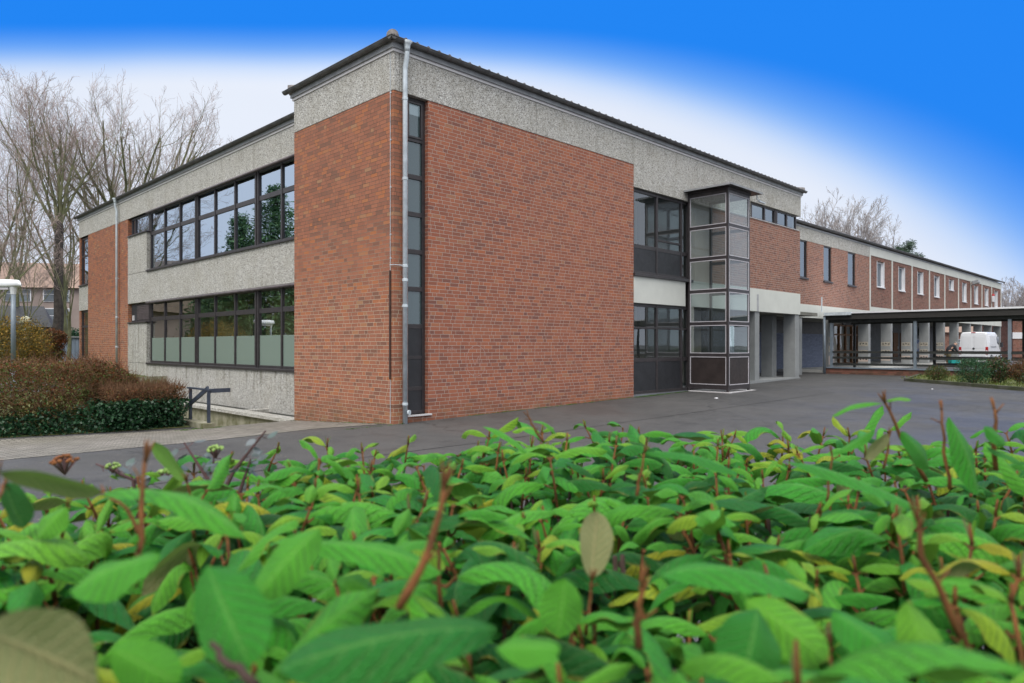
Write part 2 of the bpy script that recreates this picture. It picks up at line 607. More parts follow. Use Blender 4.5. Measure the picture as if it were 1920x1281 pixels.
def paving():
    m, t, b, o = newmat('concrete_pavers')
    uv = uvnode(t)
    br = N(t, 'ShaderNodeTexBrick')
    setin(t, br.inputs['Vector'], uv)
    br.inputs['Color1'].default_value = (0.17, 0.155, 0.135, 1)
    br.inputs['Color2'].default_value = (0.32, 0.295, 0.26, 1)
    br.inputs['Mortar'].default_value = (0.06, 0.055, 0.04, 1)
    br.inputs['Scale'].default_value = 1.0
    br.inputs['Mortar Size'].default_value = 0.012
    br.inputs['Brick Width'].default_value = 0.2
    br.inputs['Row Height'].default_value = 0.1
    c = MIX(t, MR(t, noise_n(t, uv, 0.8, 5), 0.4, 0.7, 0, 0.5), br.outputs[0], (0.11, 0.105, 0.075))
    t.links.new(c, b.inputs['Base Color'])
    b.inputs['Roughness'].default_value = 0.75
    bump(t, b, br.outputs['Fac'], -0.5, 0.006)
    return m


def lawn_mat():
    m, t, b, o = newmat('grass_base')
    c = MIX(t, MR(t, noise_n(t, uvnode(t), 1.4, 6), 0.35, 0.7), (0.05, 0.085, 0.02), (0.16, 0.15, 0.05))
    t.links.new(c, b.inputs['Base Color'])
    b.inputs['Roughness'].default_value = 0.95
    return m


m_asphalt, m_paving, m_lawn = asphalt(), paving(), lawn_mat()
gx = [-600, -250, -120, -70, -45, -30, -22, -16, -12, -10, -8, -6.5, -5, -4, -3, -2.35, -1.6, -0.8, 0, 1, 2, 3, 5, 8.66, 14, 20, 26, 33, 40, 55, 70, 110, 200, 400, 800]
gy = [-500, -200, -90, -50, -30, -20, -14, -10, -7, -5, -3.5, -2, -1, 0, 0.7, 1.5, 2.5, 3.5, 4.3, 5.2, 6.5, 8, 10, 12, 16, 20, 25, 30, 37, 45, 60, 90, 150, 300, 800]
ramp_hole = lambda x, y: -2.35 < x < 1.0 and 4.3 < y < 16
sheet('asphalt_yard', gx, gy, m_asphalt, 0, ramp_hole)


def poly_sheet(name, pts, mat, dz, kind='structure', step=1.0):
    """flat polygon (convex fan) following the ground"""
    b = MB()
    n = len(pts) // 2
    # pts is a strip: first half one side, second half the other side, same count
    A, B = pts[:n], pts[n:]
    K = 5
    for i in range(n - 1):
        for k in range(K):
            f0, f1 = k / K, (k + 1) / K
            q = []
            for (P, Q, f) in ((A[i], B[i], f0), (A[i + 1], B[i + 1], f0), (A[i + 1], B[i + 1], f1), (A[i], B[i], f1)):
                x, y = P[0] + (Q[0] - P[0]) * f, P[1] + (Q[1] - P[1]) * f
                q.append((x, y, gz(x, y) + dz))
            b.face(q)
    return tag(b.build(name, mat), kind=kind)


b = MB()
for i in range(60):
    x0, x1 = -16 + i * .5, -15.5 + i * .5
    f = lambda x: -3.35 - .035 * x + .03 * noise.noise(Vector((x * .9, 0, 0)))
    b.face([(x0, f(x0) - .012, gz(x0, f(x0)) + .004), (x1, f(x1) - .012, gz(x1, f(x1)) + .004), (x1, f(x1) + .012, gz(x1, f(x1)) + .004), (x0, f(x0) + .012, gz(x0, f(x0)) + .004)])
tag(b.build('tar_seam', m_black), kind='structure')
NEAR = [(-40, 0.7), (-20, 0.6), (-12, 0.55), (-9, 0.55), (-6.7, 0.6), (-4.1, 0.45), (-2.6, 0.6), (-1.4, 0.85), (-0.02, 0.35)]
FAR = [(-40, 8), (-20, 7.5), (-12, 6.6), (-9, 6.0), (-6.7, 5.3), (-4.1, 4.6), (-2.6, 4.3), (-1.4, 4.3), (-0.02, 4.3)]
poly_sheet('paving', NEAR + FAR, m_paving, 0.006)
LF = [(-2.4, 4.6), (-4.1, 4.9), (-6.7, 5.5), (-9, 6.2), (-12, 6.8), (-20, 8), (-60, 14), (-120, 24)]
poly_sheet('lawn', [(-2.4, 48), (-4.1, 48), (-6.7, 48), (-9, 48), (-12, 48), (-20, 50), (-60, 60), (-120, 70)] + LF, m_lawn, 0.012)
poly_sheet('lawn', [(-2.39, 48), (0.95, 48), (6, 48), (40, 60), (40, 90)] + [(-2.39, 16.2), (0.95, 16.2), (0.95, 28.4), (30, 29), (30.5, 29)], m_lawn, 0.012)

# cellar ramp beside the wing
m_ramp = simple('old_concrete', (0.40, 0.38, 0.30), 0.9, 0, 0.3, 2.5, 0.3, 0.4, col2=(0.13, 0.13, 0.06))
b = MB()
b.face([(-2.12, 4.3, -0.25), (0.0, 4.3, -0.25), (0.0, 16, -1.9), (-2.12, 16, -1.9)])
b.face([(-2.12, 16, -1.9), (0.97, 16, -1.9), (0.97, 16, 0.5), (-2.12, 16, 0.5)])
b.face([(0.2, 4.3, -1.9), (0.97, 4.3, -1.9), (0.97, 16, -1.9), (0.2, 16, -1.9)])
tag(b.build('ramp', m_ramp), kind='structure')
t_ = thing('retaining_wall', 'stained pale concrete wall with pebbled coping beside the cellar ramp', 'wall', (0.1, 10, -0.3))
b = MB(); b.box(0.02, 0.2, 4.30, 15.98, -2.0, -0.30); b.build('wall', m_ramp, t_)
b = MB(); b.box(-0.10, 0.30, 4.29, 15.97, -0.299, -0.215); b.build('coping', m_conc, t_)
b = MB()
b.box(0.26, 0.96, 7.6, 7.9, -0.60, -0.22); b.build('cross_beam', m_conc, t_)
t_ = thing('low_wall', 'low mossy concrete kerb wall carrying the ramp handrail', 'wall', (-2.2, 8, -0.3))
b = MB(); b.box(-2.37, -2.10, 4.0, 15.98, -2.0, -0.12); b.build('wall', m_ramp, t_)
t_ = thing('ramp_handrail', 'dark blue grey steel handrail on the kerb at the top of the cellar ramp', 'handrail', (-2.19, 4.6, -0.12))
for y, zt in ((4.16, 0.62), (5.25, 0.62)):
    b = MB(); b.box(-2.22, -2.16, y - 0.03, y + 0.03, -0.13, zt - 0.001); b.build('post', m_rail, t_)
b = MB(); b.box(-2.225, -2.155, 4.10, 5.40, 0.62, 0.66); b.build('top_rail', m_rail, t_)
b = MB(); b.obox((-2.19, 4.85, 0.42), (0.02, 0, 0), (0, 0.66, -0.26), (0, 0.02, 0.045)); b.build('sloping_rail', m_rail, t_)
b = MB(); b.box(-2.15, -1.70, 4.12, 4.18, 0.57, 0.665); b.build('side_rail', m_rail, t_)


# ------------------------------------------------------------------ facade helpers
class Facade:
    """u along the wall, v up, d into the wall"""
    def __init__(s, kind, c):
        s.k, s.c = kind, c

    def box(s, mb, u0, u1, v0, v1, d0, d1, mi=0):
        if s.k == 'R':
            mb.box(u0, u1, s.c + d0, s.c + d1, v0, v1, mi)
        else:
            mb.box(s.c + d0, s.c + d1, u0, u1, v0, v1, mi)

    def P(s, u, v, d):
        return (u, s.c + d, v) if s.k == 'R' else (s.c + d, u, v)


def wall(fc, parent, name, mat, u0, u1, v0, v1, holes=(), d0=0.0, d1=0.24):
    us = sorted({u0, u1, *[h[0] for h in holes], *[h[1] for h in holes]})
    vs = sorted({v0, v1, *[h[2] for h in holes], *[h[3] for h in holes]})
    mb = MB()

    def solid(i, j):
        if not (0 <= i < len(us) - 1 and 0 <= j < len(vs) - 1):
            return False
        cu, cv = (us[i] + us[i + 1]) / 2, (vs[j] + vs[j + 1]) / 2
        return not any(h[0] < cu < h[1] and h[2] < cv < h[3] for h in holes)
    for i in range(len(us) - 1):
        for j in range(len(vs) - 1):
            if not solid(i, j):
                continue
            a, b_, c, e = us[i], us[i + 1], vs[j], vs[j + 1]
            for d in (d0, d1):
                mb.face([fc.P(a, c, d), fc.P(b_, c, d), fc.P(b_, e, d), fc.P(a, e, d)])
            if not solid(i - 1, j): mb.face([fc.P(a, c, d0), fc.P(a, e, d0), fc.P(a, e, d1), fc.P(a, c, d1)])
            if not solid(i + 1, j): mb.face([fc.P(b_, c, d0), fc.P(b_, e, d0), fc.P(b_, e, d1), fc.P(b_, c, d1)])
            if not solid(i, j - 1): mb.face([fc.P(a, c, d0), fc.P(b_, c, d0), fc.P(b_, c, d1), fc.P(a, c, d1)])
            if not solid(i, j + 1): mb.face([fc.P(a, e, d0), fc.P(b_, e, d0), fc.P(b_, e, d1), fc.P(a, e, d1)])
    return mb.build(name, mat, parent)


def bands(fc, parent, name, mat, segs, v0, v1, d0=-0.012, d1=0.22, gap=0.006):
    """precast panels with open joints between them"""
    for a, c in segs:
        mb = MB()
        fc.box(mb, a + gap, c - gap, v0, v1, d0, d1)
        mb.build(name, mat, parent, bevel=0.008)


def window(fc, parent, u0, u1, v0, v1, muls=(), trans=(), depth=0.12, fw=0.06, glass=None, majors=(), frame=None, sill=None, sash=True,
           panels=(), film=None, name='window', panel_mat=None):
    frame = frame or m_frame
    glass = glass or m_glass_up
    mb = MB()
    fc.box(mb, u0, u0 + fw, v0, v1, depth - 0.03, depth + 0.05)
    fc.box(mb, u1 - fw, u1, v0, v1, depth - 0.03, depth + 0.05)
    fc.box(mb, u0 + 0.01, u1 - 0.01, v0, v0 + fw, depth - 0.025, depth + 0.045)
    fc.box(mb, u0 + 0.01, u1 - 0.01, v1 - fw, v1, depth - 0.025, depth + 0.045)
    for x in muls:
        h = 0.13 if x in majors else 0.045
        fc.box(mb, x - h, x + h, v0 + 0.004, v1 - 0.004, depth - (0.045 if x in majors else 0.035), depth + 0.043)
        if x in majors:
            fc.box(mb, x - 0.02, x + 0.02, v0 + 0.006, v1 - 0.006, depth - 0.07, depth)
    for (x0, x1, z, h) in trans:
        fc.box(mb, x0, x1, z - h, z + h, depth - 0.02, depth + 0.04)
    wdw = mb.build(name, frame, parent, bevel=0.004)
    g = MB()
    cuts = [u0] + sorted(muls) + [u1]
    for i in range(len(cuts) - 1):
        a, c = cuts[i], cuts[i + 1]
        g.face([fc.P(a, v0 + 0.01, depth + 0.012), fc.P(c, v0 + 0.01, depth + 0.012), fc.P(c, v1 - 0.01, depth + 0.012), fc.P(a, v1 - 0.01, depth + 0.012)])
    g.build('pane', glass, wdw)
    for (a, c, z0, z1) in panels:
        p = MB(); fc.box(p, a, c, z0, z1, depth - 0.012, depth + 0.03); p.build('panel', panel_mat or m_panel, wdw)
    if film:
        p = MB()
        for i in range(len(cuts) - 1):
            fc.box(p, cuts[i] + 0.03, cuts[i + 1] - 0.03, v0 + 0.03, film, depth + 0.006, depth + 0.010)
        p.build('frosted_film', m_frost, wdw)
    if sill:
        p = MB(); fc.box(p, u0 - 0.06, u1 + 0.06, v0 - sill, v0 + 0.002, -0.07, depth + 0.02); p.build('sill', m_frame, wdw, bevel=0.008)
    return wdw


def gutter(fc, parent, u0, u1, z, off=0.13, r=0.07, zmat=None, bracket=0.66):
    """half round gutter with a bead, hung along an eave; u0..u1 along the facade"""
    mb = MB()
    n = 7
    for inner in (0, 1):
        rr = r - 0.004 * inner
        for k in range(n):
            a0, a1 = math.pi * k / n, math.pi * (k + 1) / n
            q = [(-off - rr * math.cos(a0), z - rr * math.sin(a0)), (-off - rr * math.cos(a1), z - rr * math.sin(a1))]
            mb.face([fc.P(u0, q[0][1], q[0][0]), fc.P(u1, q[0][1], q[0][0]), fc.P(u1, q[1][1], q[1][0]), fc.P(u0, q[1][1], q[1][0])])
    for u in (u0, u1):
        mb.face([fc.P(u, z - r * math.sin(math.pi * k / n), -off - r * math.cos(math.pi * k / n)) for k in range(n + 1)])
    mb.tube([fc.P(u0, z, -off - r), fc.P(u1, z, -off - r)], 0.012, 6)
    g = mb.build('gutter', zmat or m_zinc_d, parent)
    u = u0 + 0.3
    while u < u1:
        br = MB()
        for k in range(n):
            a0, a1 = math.pi * k / n, math.pi * (k + 1) / n
            rr = r + 0.006
            q = [(-off - rr * math.cos(a0), z - rr * math.sin(a0)), (-off - rr * math.cos(a1), z - rr * math.sin(a1))]
            br.face([fc.P(u, q[0][1], q[0][0]), fc.P(u + 0.03, q[0][1], q[0][0]), fc.P(u + 0.03, q[1][1], q[1][0]), fc.P(u, q[1][1], q[1][0])])
        u += bracket
        br.build('bracket', m_frame_l, g)
    return g


def downpipe(parent, x, y, z0, z1, r=0.05, toward=(0, -1), mat=None, outlet=True, collars=()):
    tx, ty = toward
    mb = MB()
    pts = [(x, y, z0), (x, y, z1 - 0.62), (x, y, z1 - 0.55)]
    pts += [(x + tx * 0.06, y + ty * 0.06, z1 - 0.33), (x + tx * 0.07, y + ty * 0.07, z1 - 0.22), (x + tx * 0.07, y + ty * 0.07, z1 - 0.1)]
    mb.tube(pts, r, 14)
    o = mb.build('downpipe', mat or m_zinc, parent, smooth=True)
    if outlet:
        b2 = MB()
        b2.lathe((x + tx * 0.07, y + ty * 0.07, z1 - 0.22), [(r + 0.006, 0), (r + 0.008, 0.07), (0.075, 0.15), (0.115, 0.21)], 14)
        b2.build('outlet', mat or m_zinc, o, smooth=True)
    for z in collars:
        b3 = MB()
        b3.lathe((x, y, z), [(r + 0.004, -0.03), (r + 0.009, -0.025), (r + 0.009, 0.025), (r + 0.004, 0.03)], 14)
        b3.box(x - 0.02, x + 0.02, y + min(0, -ty * 0.0), y - ty * 0.09, z - 0.012, z + 0.012) if ty else b3.box(x, x - tx * 0.09, y - 0.02, y + 0.02, z - 0.012, z + 0.012)
        b3.build('bracket', m_zinc, o)
    return o


# ------------------------------------------------------------------ main school building
FR, FL, FWG = Facade('R', 0.0), Facade('L', 0.0), Facade('L', 0.97)
school = thing('school_building', 'red brick and pebbled concrete school block with tall corner downpipe and dark ribbon windows', 'building', (6, 6, 0))
TOP, BT = 7.86, 7.05
wall(FL, school, 'brick_wall', m_brick_l, 0.0, 4.27, -0.6, BT)
slit = (0.37, 0.92, 0.17, 7.06)
wall(FR, school, 'brick_wall', m_brick_r, 0.2401, 8.66, -0.5, BT, [slit])
wall(FR, school, 'brick_wall', m_brick_f, 12.2, 20.56, 3.81, 6.43)
bands(FL, school, 'concrete_band', m_conc, [(0.0, 4.27)], BT + 0.002, TOP)
bands(FR, school, 'concrete_band', m_conc, [(-0.006, 0.155), (0.155, 4.4), (4.4, 8.66), (16.1, 20.62)], BT + 0.002, TOP, d0=-0.014)
bands(FR, school, 'concrete_band', m_conc, [(8.66, 12.3), (12.3, 16.1)], 6.39, TOP, d0=-0.014)
# cream bands, porch
bands(FR, school, 'cream_band', m_cream, [(8.67, 11.56)], 2.94, 3.81, d0=-0.01)
bands(FR, school, 'cream_band', m_cream, [(11.9, 20.58)], 2.95, 3.81, d0=-0.012)
b = MB()
b.box(16.62, 16.77, -0.016, -0.013, 2.96, 3.6)
b.build('repair_patch', simple('grey_patch', (0.40, 0.40, 0.41), 0.9), school)
# white strip, fascia, gutters, roof
b = MB()
b.box(-0.035, 20.66, -0.035, 0.2, TOP, TOP + 0.065); b.build('trim_strip', m_white, school)
b = MB()
b.box(-0.0351, 0.2, 0.2001, 4.32, TOP + 0.0003, TOP + 0.0645); b.box(0.2, 1.2, 4.1, 4.321, TOP + 0.0003, TOP + 0.0645)
b.box(0.935, 1.2, 4.3211, 28.25, TOP + 0.0003, TOP + 0.0645); b.build('trim_strip', m_white, school)
b = MB()
b.box(-0.07, 20.7, -0.07, 0.2, TOP + 0.066, TOP + 0.215); b.box(-0.0701, 0.2, 0.2001, 4.35, TOP + 0.0662, TOP + 0.2148)
b.box(0.2001, 1.2, 4.1, 4.351, TOP + 0.0664, TOP + 0.2146)
b.box(0.90, 1.2, 4.3512, 28.3, TOP + 0.0662, TOP + 0.2148); b.build('fascia', m_fascia, school)
GZ = TOP + 0.24
gutter(FR, school, -0.20, 20.84, GZ)
gutter(FL, school, -0.199, 4.53, GZ)
gutter(FWG, school, 4.2, 28.5, GZ)


def roof_sheet(parent, name, eave, depthv, rise, width, udir, pitch=0.30, hip0=True, hip1=True):
    """corrugated tile roof: eave start point, direction along the eave, direction up the slope"""
    mb = MB()
    e, ud, dv = Vector(eave), Vector(udir), Vector(depthv)
    n = int(width / pitch)
    k = 4
    up = Vector((0, 0, 1))
    for i in range(n):
        for j in range(k):
            f0, f1 = (i + j / k) * pitch, (i + (j + 1) / k) * pitch
            h0 = 0.042 * max(0, math.sin(2 * math.pi * j / k)) ; h1 = 0.042 * max(0, math.sin(2 * math.pi * (j + 1) / k))
            a, c = e + ud * f0, e + ud * f1
            DL = dv.length
            g0 = min(1, (f0 + .05) / DL if hip0 else 1, (width - f0 + .05) / DL if hip1 else 1)
            g1 = min(1, (f1 + .05) / DL if hip0 else 1, (width - f1 + .05) / DL if hip1 else 1)
            mb.face([a + up * h0, c + up * h1, c + dv * max(g1, .001) + up * (rise * g1 + h1), a + dv * max(g0, .001) + up * (rise * g0 + h0)])
            mb.face([a + up * (h0 - 0.02), c + up * (h1 - 0.02), c + up * h1, a + up * h0])
    return mb.build(name, m_tile, parent)


roof_sheet(school, 'roof', (-0.185, -0.185, GZ + 0.012), (0, 7.5, 0), 0.62, 21.0, (1, 0, 0))
roof_sheet(school, 'roof', (0.86, 4.3, GZ + 0.003), (7, 0, 0), 0.5, 24.2, (0, 1, 0), hip0=False)
roof_sheet(school, 'roof', (-0.15, -0.14, GZ + 0.001), (7, 0, 0), 0.5, 4.6, (0, 1, 0))
for (p, d) in (((-0.1, -0.1, GZ + 0.04), (1, 1, 0.10)), ((20.7, -0.1, GZ + 0.04), (-1, 1, 0.10)), ((-0.1, 4.36, GZ + 0.03), (1, -0.9, 0.10))):
    d = Vector(d)
    b = MB(); b.tube([Vector(p), Vector(p) + d * 0.35, Vector(p) + d * 0.8, Vector(p) + d * 2.4], [0.13, 0.12, 0.11, 0.11], 12); b.build('hip_tile', m_tile, school, smooth=True)

# corner slit window
wz = []
z = 2.11
tr = []
for i in range(6):
    tr.append((slit[0] + 0.03, slit[1] - 0.03, z - 0.03, 0.05)); z += 0.815
tr.append((slit[0] + 0.03, slit[1] - 0.03, 1.40, 0.035)); tr.append((slit[0] + 0.03, slit[1] - 0.03, 0.72, 0.045))
sw = window(FR, school, slit[0], slit[1], slit[2], slit[3], (), tr, 0.14, 0.075, m_glass_rib, panels=[(slit[0] + 0.02, slit[1] - 0.02, 0.2, 2.03)])
b = MB(); FR.box(b, 0.5, 0.79, 6.26, 6.94, 0.10, 0.155)
b2 = MB()
for q in ((0.44, 0.48, 6.2, 6.95), (0.80, 0.84, 6.2, 6.95)): FR.box(b2, *q, 0.095, 0.15)
FR.box(b2, 0.45, 0.83, 6.18, 6.22, 0.097, 0.148); FR.box(b2, 0.45, 0.83, 6.93, 6.97, 0.097, 0.148)
b2.build('sash', m_frame, sw)
b = MB(); FR.box(b, 0.34, 0.99, 0.135, 0.17, -0.05, 0.14); b.build('sill', m_white, sw)

downpipe(school, 0.235, -0.085, -0.03, GZ, 0.052, (0, -1), collars=(6.9, 5.2, 3.35, 3.05, 2.5, 0.42))
b = MB()
b.tube([(0.285, -0.13, 0.24), (0.30, -0.165, 0.24)], [0.055, 0.055], 14); b.build('cleaning_cap', m_zinc, school)
dp = downpipe(school, 0.86, 21.75, 0.3, GZ, 0.05, (-1, 0), collars=(7.0, 4.6, 2.9, 1.6))
# lightning conductor down the side face
b = MB(); b.tube([(-0.03, 0.09, 7.88), (-0.02, 0.09, 7.7), (-0.02, 0.09, 3.35), (-0.02, 0.09, 0.9), (-0.02, 0.09, 0.02)], 0.006, 6)
for z in (7.0, 6.0, 5.0, 4.0, 3.5): b.box(-0.022, 0.0, 0.075, 0.105, z, z + 0.03)
b.build('lightning_conductor', m_zinc, school)
b = MB(); b.tube([(-0.03, 0.09, 3.25), (-0.03, 0.09, 0.95)], 0.02, 8); b.build('conductor_sleeve', simple('rust_brown', (0.05, 0.025, 0.018), 0.7), school)
b = MB(); b.tube([(-0.03, 0.09, 3.36), (-0.05, -0.05, 3.36), (0.235, -0.09, 3.36)], 0.010, 6); b.build('conductor_clamp', m_zinc, school)

# chalk scribbles on the yard face
def chalk_mat():
    m, t, b, o = newmat('chalk')
    b.inputs['Base Color'].default_value = (0.44, 0.27, 0.23, 1)
    b.inputs['Roughness'].default_value = 0.95
    return m
m_chalk = chalk_mat()
b = MB()
def stroke(pts, wd=0.012):
    for i in range(len(pts) - 1):
        a, c = Vector((pts[i][0], 0, pts[i][1])), Vector((pts[i + 1][0], 0, pts[i + 1][1]))
        d = (c - a).normalized(); nn = Vector((-d.z, 0, d.x)) * wd * 0.5
        y = Vector((0, -0.003, 0))
        b.face([a - nn + y, c - nn + y, c + nn + y, a + nn + y])
stroke([(2.35 + 0.33 * math.cos(a * 0.3), 1.3 + 0.36 * math.sin(a * 0.3)) for a in range(0, 20)], 0.012)
stroke([(2.2, 1.45), (2.3, 1.2), (2.42, 1.42), (2.5, 1.15)], 0.012)
stroke([(1.52, 1.62), (1.46, 1.60), (1.46, 1.55), (1.52, 1.54)], 0.009)
stroke([(1.56, 1.62), (1.56, 1.54), (1.62, 1.54), (1.62, 1.62)], 0.009)
stroke([(1.66, 1.62), (1.66, 1.54), (1.72, 1.54)], 0.009)
b.build('chalk_scribble', m_chalk, school)

# glazing right of the brick face: two storeys, tower stands in front of its far end
window(FR, school, 8.70, 11.9, 3.83, 6.38, (10.02, 11.45), [(8.73, 11.87, 4.66, 0.06), (10.02, 11.4, 4.95, 0.03)], 0.10, 0.09, m_glass_tw,
       panels=[(8.75, 9.97, 3.88, 4.61), (10.07, 11.40, 3.88, 4.61)], sill=0.09)
window(FR, school, 8.70, 11.9, 0.19, 2.93, (10.02, 11.45), [(8.73, 11.87, 1.22, 0.06), (8.73, 11.87, 2.2, 0.03)], 0.10, 0.09, m_glass_tw,
       panels=[(8.75, 9.97, 0.22, 1.17), (10.07, 11.40, 0.22, 1.17)])
b = MB(); FR.box(b, 8.67, 11.9, -0.3, 0.188, 0.03, 0.3); b.build('plinth', m_greywall, school)
b = MB(); b.box(11.905, 12.1, 0.02, 0.25, 0.0, 6.388); b.box(13.0, 13.25, 0.02, 0.25, 0, 3.8); b.build('jamb', m_frame, school)
# high strip window
window(FR, school, 12.4, 20.36, 6.45, 7.045, (14.1, 15.2, 16.35, 17.45, 18.42, 19.45), (), 0.10, 0.06, m_glass_up, majors=(18.42,))
b = MB(); FR.box(b, 12.4, 20.40, 6.428, 6.449, -0.03, 0.2); b.build('sill', m_white, school)
# porch behind the fins
for (x0, x1, ln) in ((16.55, 16.92, 0.85), (20.15, 20.56, 0.5)):
    b = MB(); b.box(x0, x1, 0.03, 0.03 + ln, 0.1, 2.949); b.build('pillar', m_greycol, school, bevel=0.01)
b = MB(); b.box(20.14, 20.55, 1.0, 1.5, 0.1, 2.949); b.build('pillar', m_greycol, school, bevel=0.01)
b = MB(); b.box(13.4, 22.9, 4.6, 4.8, 0.1, 2.95); b.build('porch_wall', m_greywall, school)
b = MB(); b.box(13.2, 22.9, 0.20, 4.8, 2.96, 3.10); b.build('porch_ceiling', m_inner_d, school)
b = MB(); b.box(13.2, 20.6, 0.0, 4.6, 0.0, 0.335); b.build('porch_step', m_greycol, school)
b = MB(); b.tube([(20.9, 1.75, 0.3), (20.9, 1.75, 2.95)], 0.05, 10); b.build('porch_pipe', m_post, school, smooth=True)

# side wing ribbon windows
A0, A1 = 4.0, 18.14
segs = [(4.0, 8.65), (8.65, 13.4), (13.4, 18.14), (18.14, 23.2), (23.2, 28.2)]
bands(FWG, school, 'concrete_band', m_conc, segs, BT + 0.002, TOP)
bands(FWG, school, 'spandrel', m_conc, segs[:3] + [(18.14, 20.6)], 3.43, 4.66)
bands(FWG, school, 'parapet', m_conc_s, segs[:3] + [(18.14, 20.6)], -0.31, 0.94)
bands(FWG, school, 'spandrel', m_conc, [(18.24, 20.6)], 4.672, 6.26)
bands(FWG, school, 'parapet', m_conc_s, [(18.24, 20.6)], 0.952, 2.60)
wall(FWG, school, 'brick_wall', m_brick_l, 20.6, 26.62, -0.6, BT)
bands(FWG, school, 'spandrel', m_conc, [(26.63, 28.2)], 3.40, 4.62)
bands(FWG, school, 'parapet', m_conc_s, [(26.63, 28.2)], -0.3, 0.90)
MU = (5.48, 7.06, 8.65, 10.23, 11.82, 13.40, 14.98, 16.56)
window(FWG, school, A0, A1, 4.70, 7.04, MU, [(A0, A1, 6.17, 0.075)], 0.13, 0.08, m_glass_up, majors=(8.65, 13.40), sill=0.07)
window(FWG, school, A0, A1, 0.98, 3.42, MU, [(A0, A1, 2.72, 0.075)], 0.13, 0.08, m_glass_lo, majors=(8.65, 13.40), sill=0.07, film=1.97)
for zt in (7.045, 3.425):
    b = MB(); b.tube([(0.93, A0, zt - 0.05), (0.93, A1 + 0.03, zt - 0.05)], 0.045, 10); b.build('blind_box', m_frame_l, school, smooth=True)
window(FWG, school, 18.24, 20.45, 6.30, 7.04, (20.0,), (), 0.13, 0.07, m_glass_up, sill=0.05)
sv = window(FWG, school, 18.24, 20.45, 2.64, 3.40, (19.75,), (), 0.13, 0.07, m_glass_lo, sill=0.05)
b = MB()
for i in range(9): FWG.box(b, 18.32, 19.7, 2.74 + i * 0.066, 2.79 + i * 0.066, 0.09, 0.12)
FWG.box(b, 18.3, 19.72, 2.7, 3.36, 0.121, 0.13); b.build('louvre', m_frame_l, sv)
b = MB(); FWG.box(b, 20.05, 20.2, 2.72, 2.93, 0.05, 0.10); b.build('alarm_box', m_white, sv)
b = MB(); FWG.box(b, 19.8, 20.4, 2.7, 3.36, 0.10, 0.128); b.build('panel', m_panel, sv)
window(FWG, school, 26.70, 28.05, 4.66, 7.0, (), [(26.7, 28.05, 6.1, 0.05)], 0.1, 0.08, m_glass_up, sill=0.06)
window(FWG, school, 26.70, 28.05, 0.95, 3.38, (), [(26.7, 28.05, 2.6, 0.05)], 0.1, 0.08, m_glass_lo, sill=0.06)
# core behind the skins: floors, inner walls, columns
b = MB()
b.box(1.25, 7.9, 4.4, 28.0, 3.50, 3.62); b.box(1.25, 7.9, 4.4, 28.0, 6.99, 7.04); b.box(1.25, 7.9, 4.4, 28.0, 0.0, 0.10)
b.build('floor_slab', m_inner_d, school)
b = MB(); b.box(3.7, 3.9, 4.3, 28.1, 0.1, 3.5); b.build('inner_wall', m_inner, school)
b = MB(); b.box(5.7, 5.9, 4.3, 28.1, 3.62, 7.0); b.build('inner_wall', m_inner_d, school)
b = MB()
for y in (6.2, 11.0, 15.8):
    b.box(2.2, 2.5, y, y + 0.35, 0.1, 3.5); b.box(2.1, 2.6, y - 0.15, y + 0.5, 2.75, 3.1)
b.build('inner_column', m_inner_d, school)
b = MB()
b.box(0.3, 8.5, 4.2, 4.28, -0.6, 7.85); b.box(0.26, 8.6, 0.9, 1.0, -0.3, 7.0)
b.box(8.55, 8.62, 0.25, 4.2, -0.3, 7.0)
b.build('inner_wall', m_inner_d, school)
b = MB(); b.box(8.7, 13.3, 3.2, 3.3, 0, 7.0); b.box(13.3, 13.4, 0.24, 3.2, 0, 7.0); b.build('inner_wall', m_inner_p, school)
b = MB(); b.box(8.7, 13.3, 0.3, 3.2, 3.2, 3.4); b.box(8.7, 13.3, 0.3, 3.2, 6.9, 7.0); b.box(8.7, 13.3, 0.3, 3.2, 0.05, 0.15); b.build('floor_slab', m_inner_d, school)
b = MB()
for x in (9.6, 10.9, 12.1):
    b.box(x, x + 0.08, 2.2, 2.28, 3.4, 6.9); b.box(x, x + 0.08, 2.2, 2.28, 0.15, 3.2)
for z in (4.3, 5.3, 1.2, 2.2): b.box(9.6, 12.2, 2.215, 2.265, z, z + 0.09)
b.build('inner_screen', m_frame, school)
b = MB(); b.box(13.5, 20.4, 4.85, 4.95, 3.2, 7.8); b.box(13.5, 20.4, 0.3, 4.8, 3.3, 3.4); b.box(20.36, 20.56, 0.25, 4.9, 3.1, 7.8); b.build('inner_wall', m_inner_d, school)
b = MB(); b.box(0.98, 8.0, 28.0, 28.22, -0.5, 7.85); b.build('end_wall', m_brick_l, school)
b = MB(); b.box(0.985, 1.19, 4.29, 28.18, 7.05, 7.85); b.box(0.02, 20.5, 0.225, 0.3, 7.06, 7.85); b.build('backing', m_black, school)

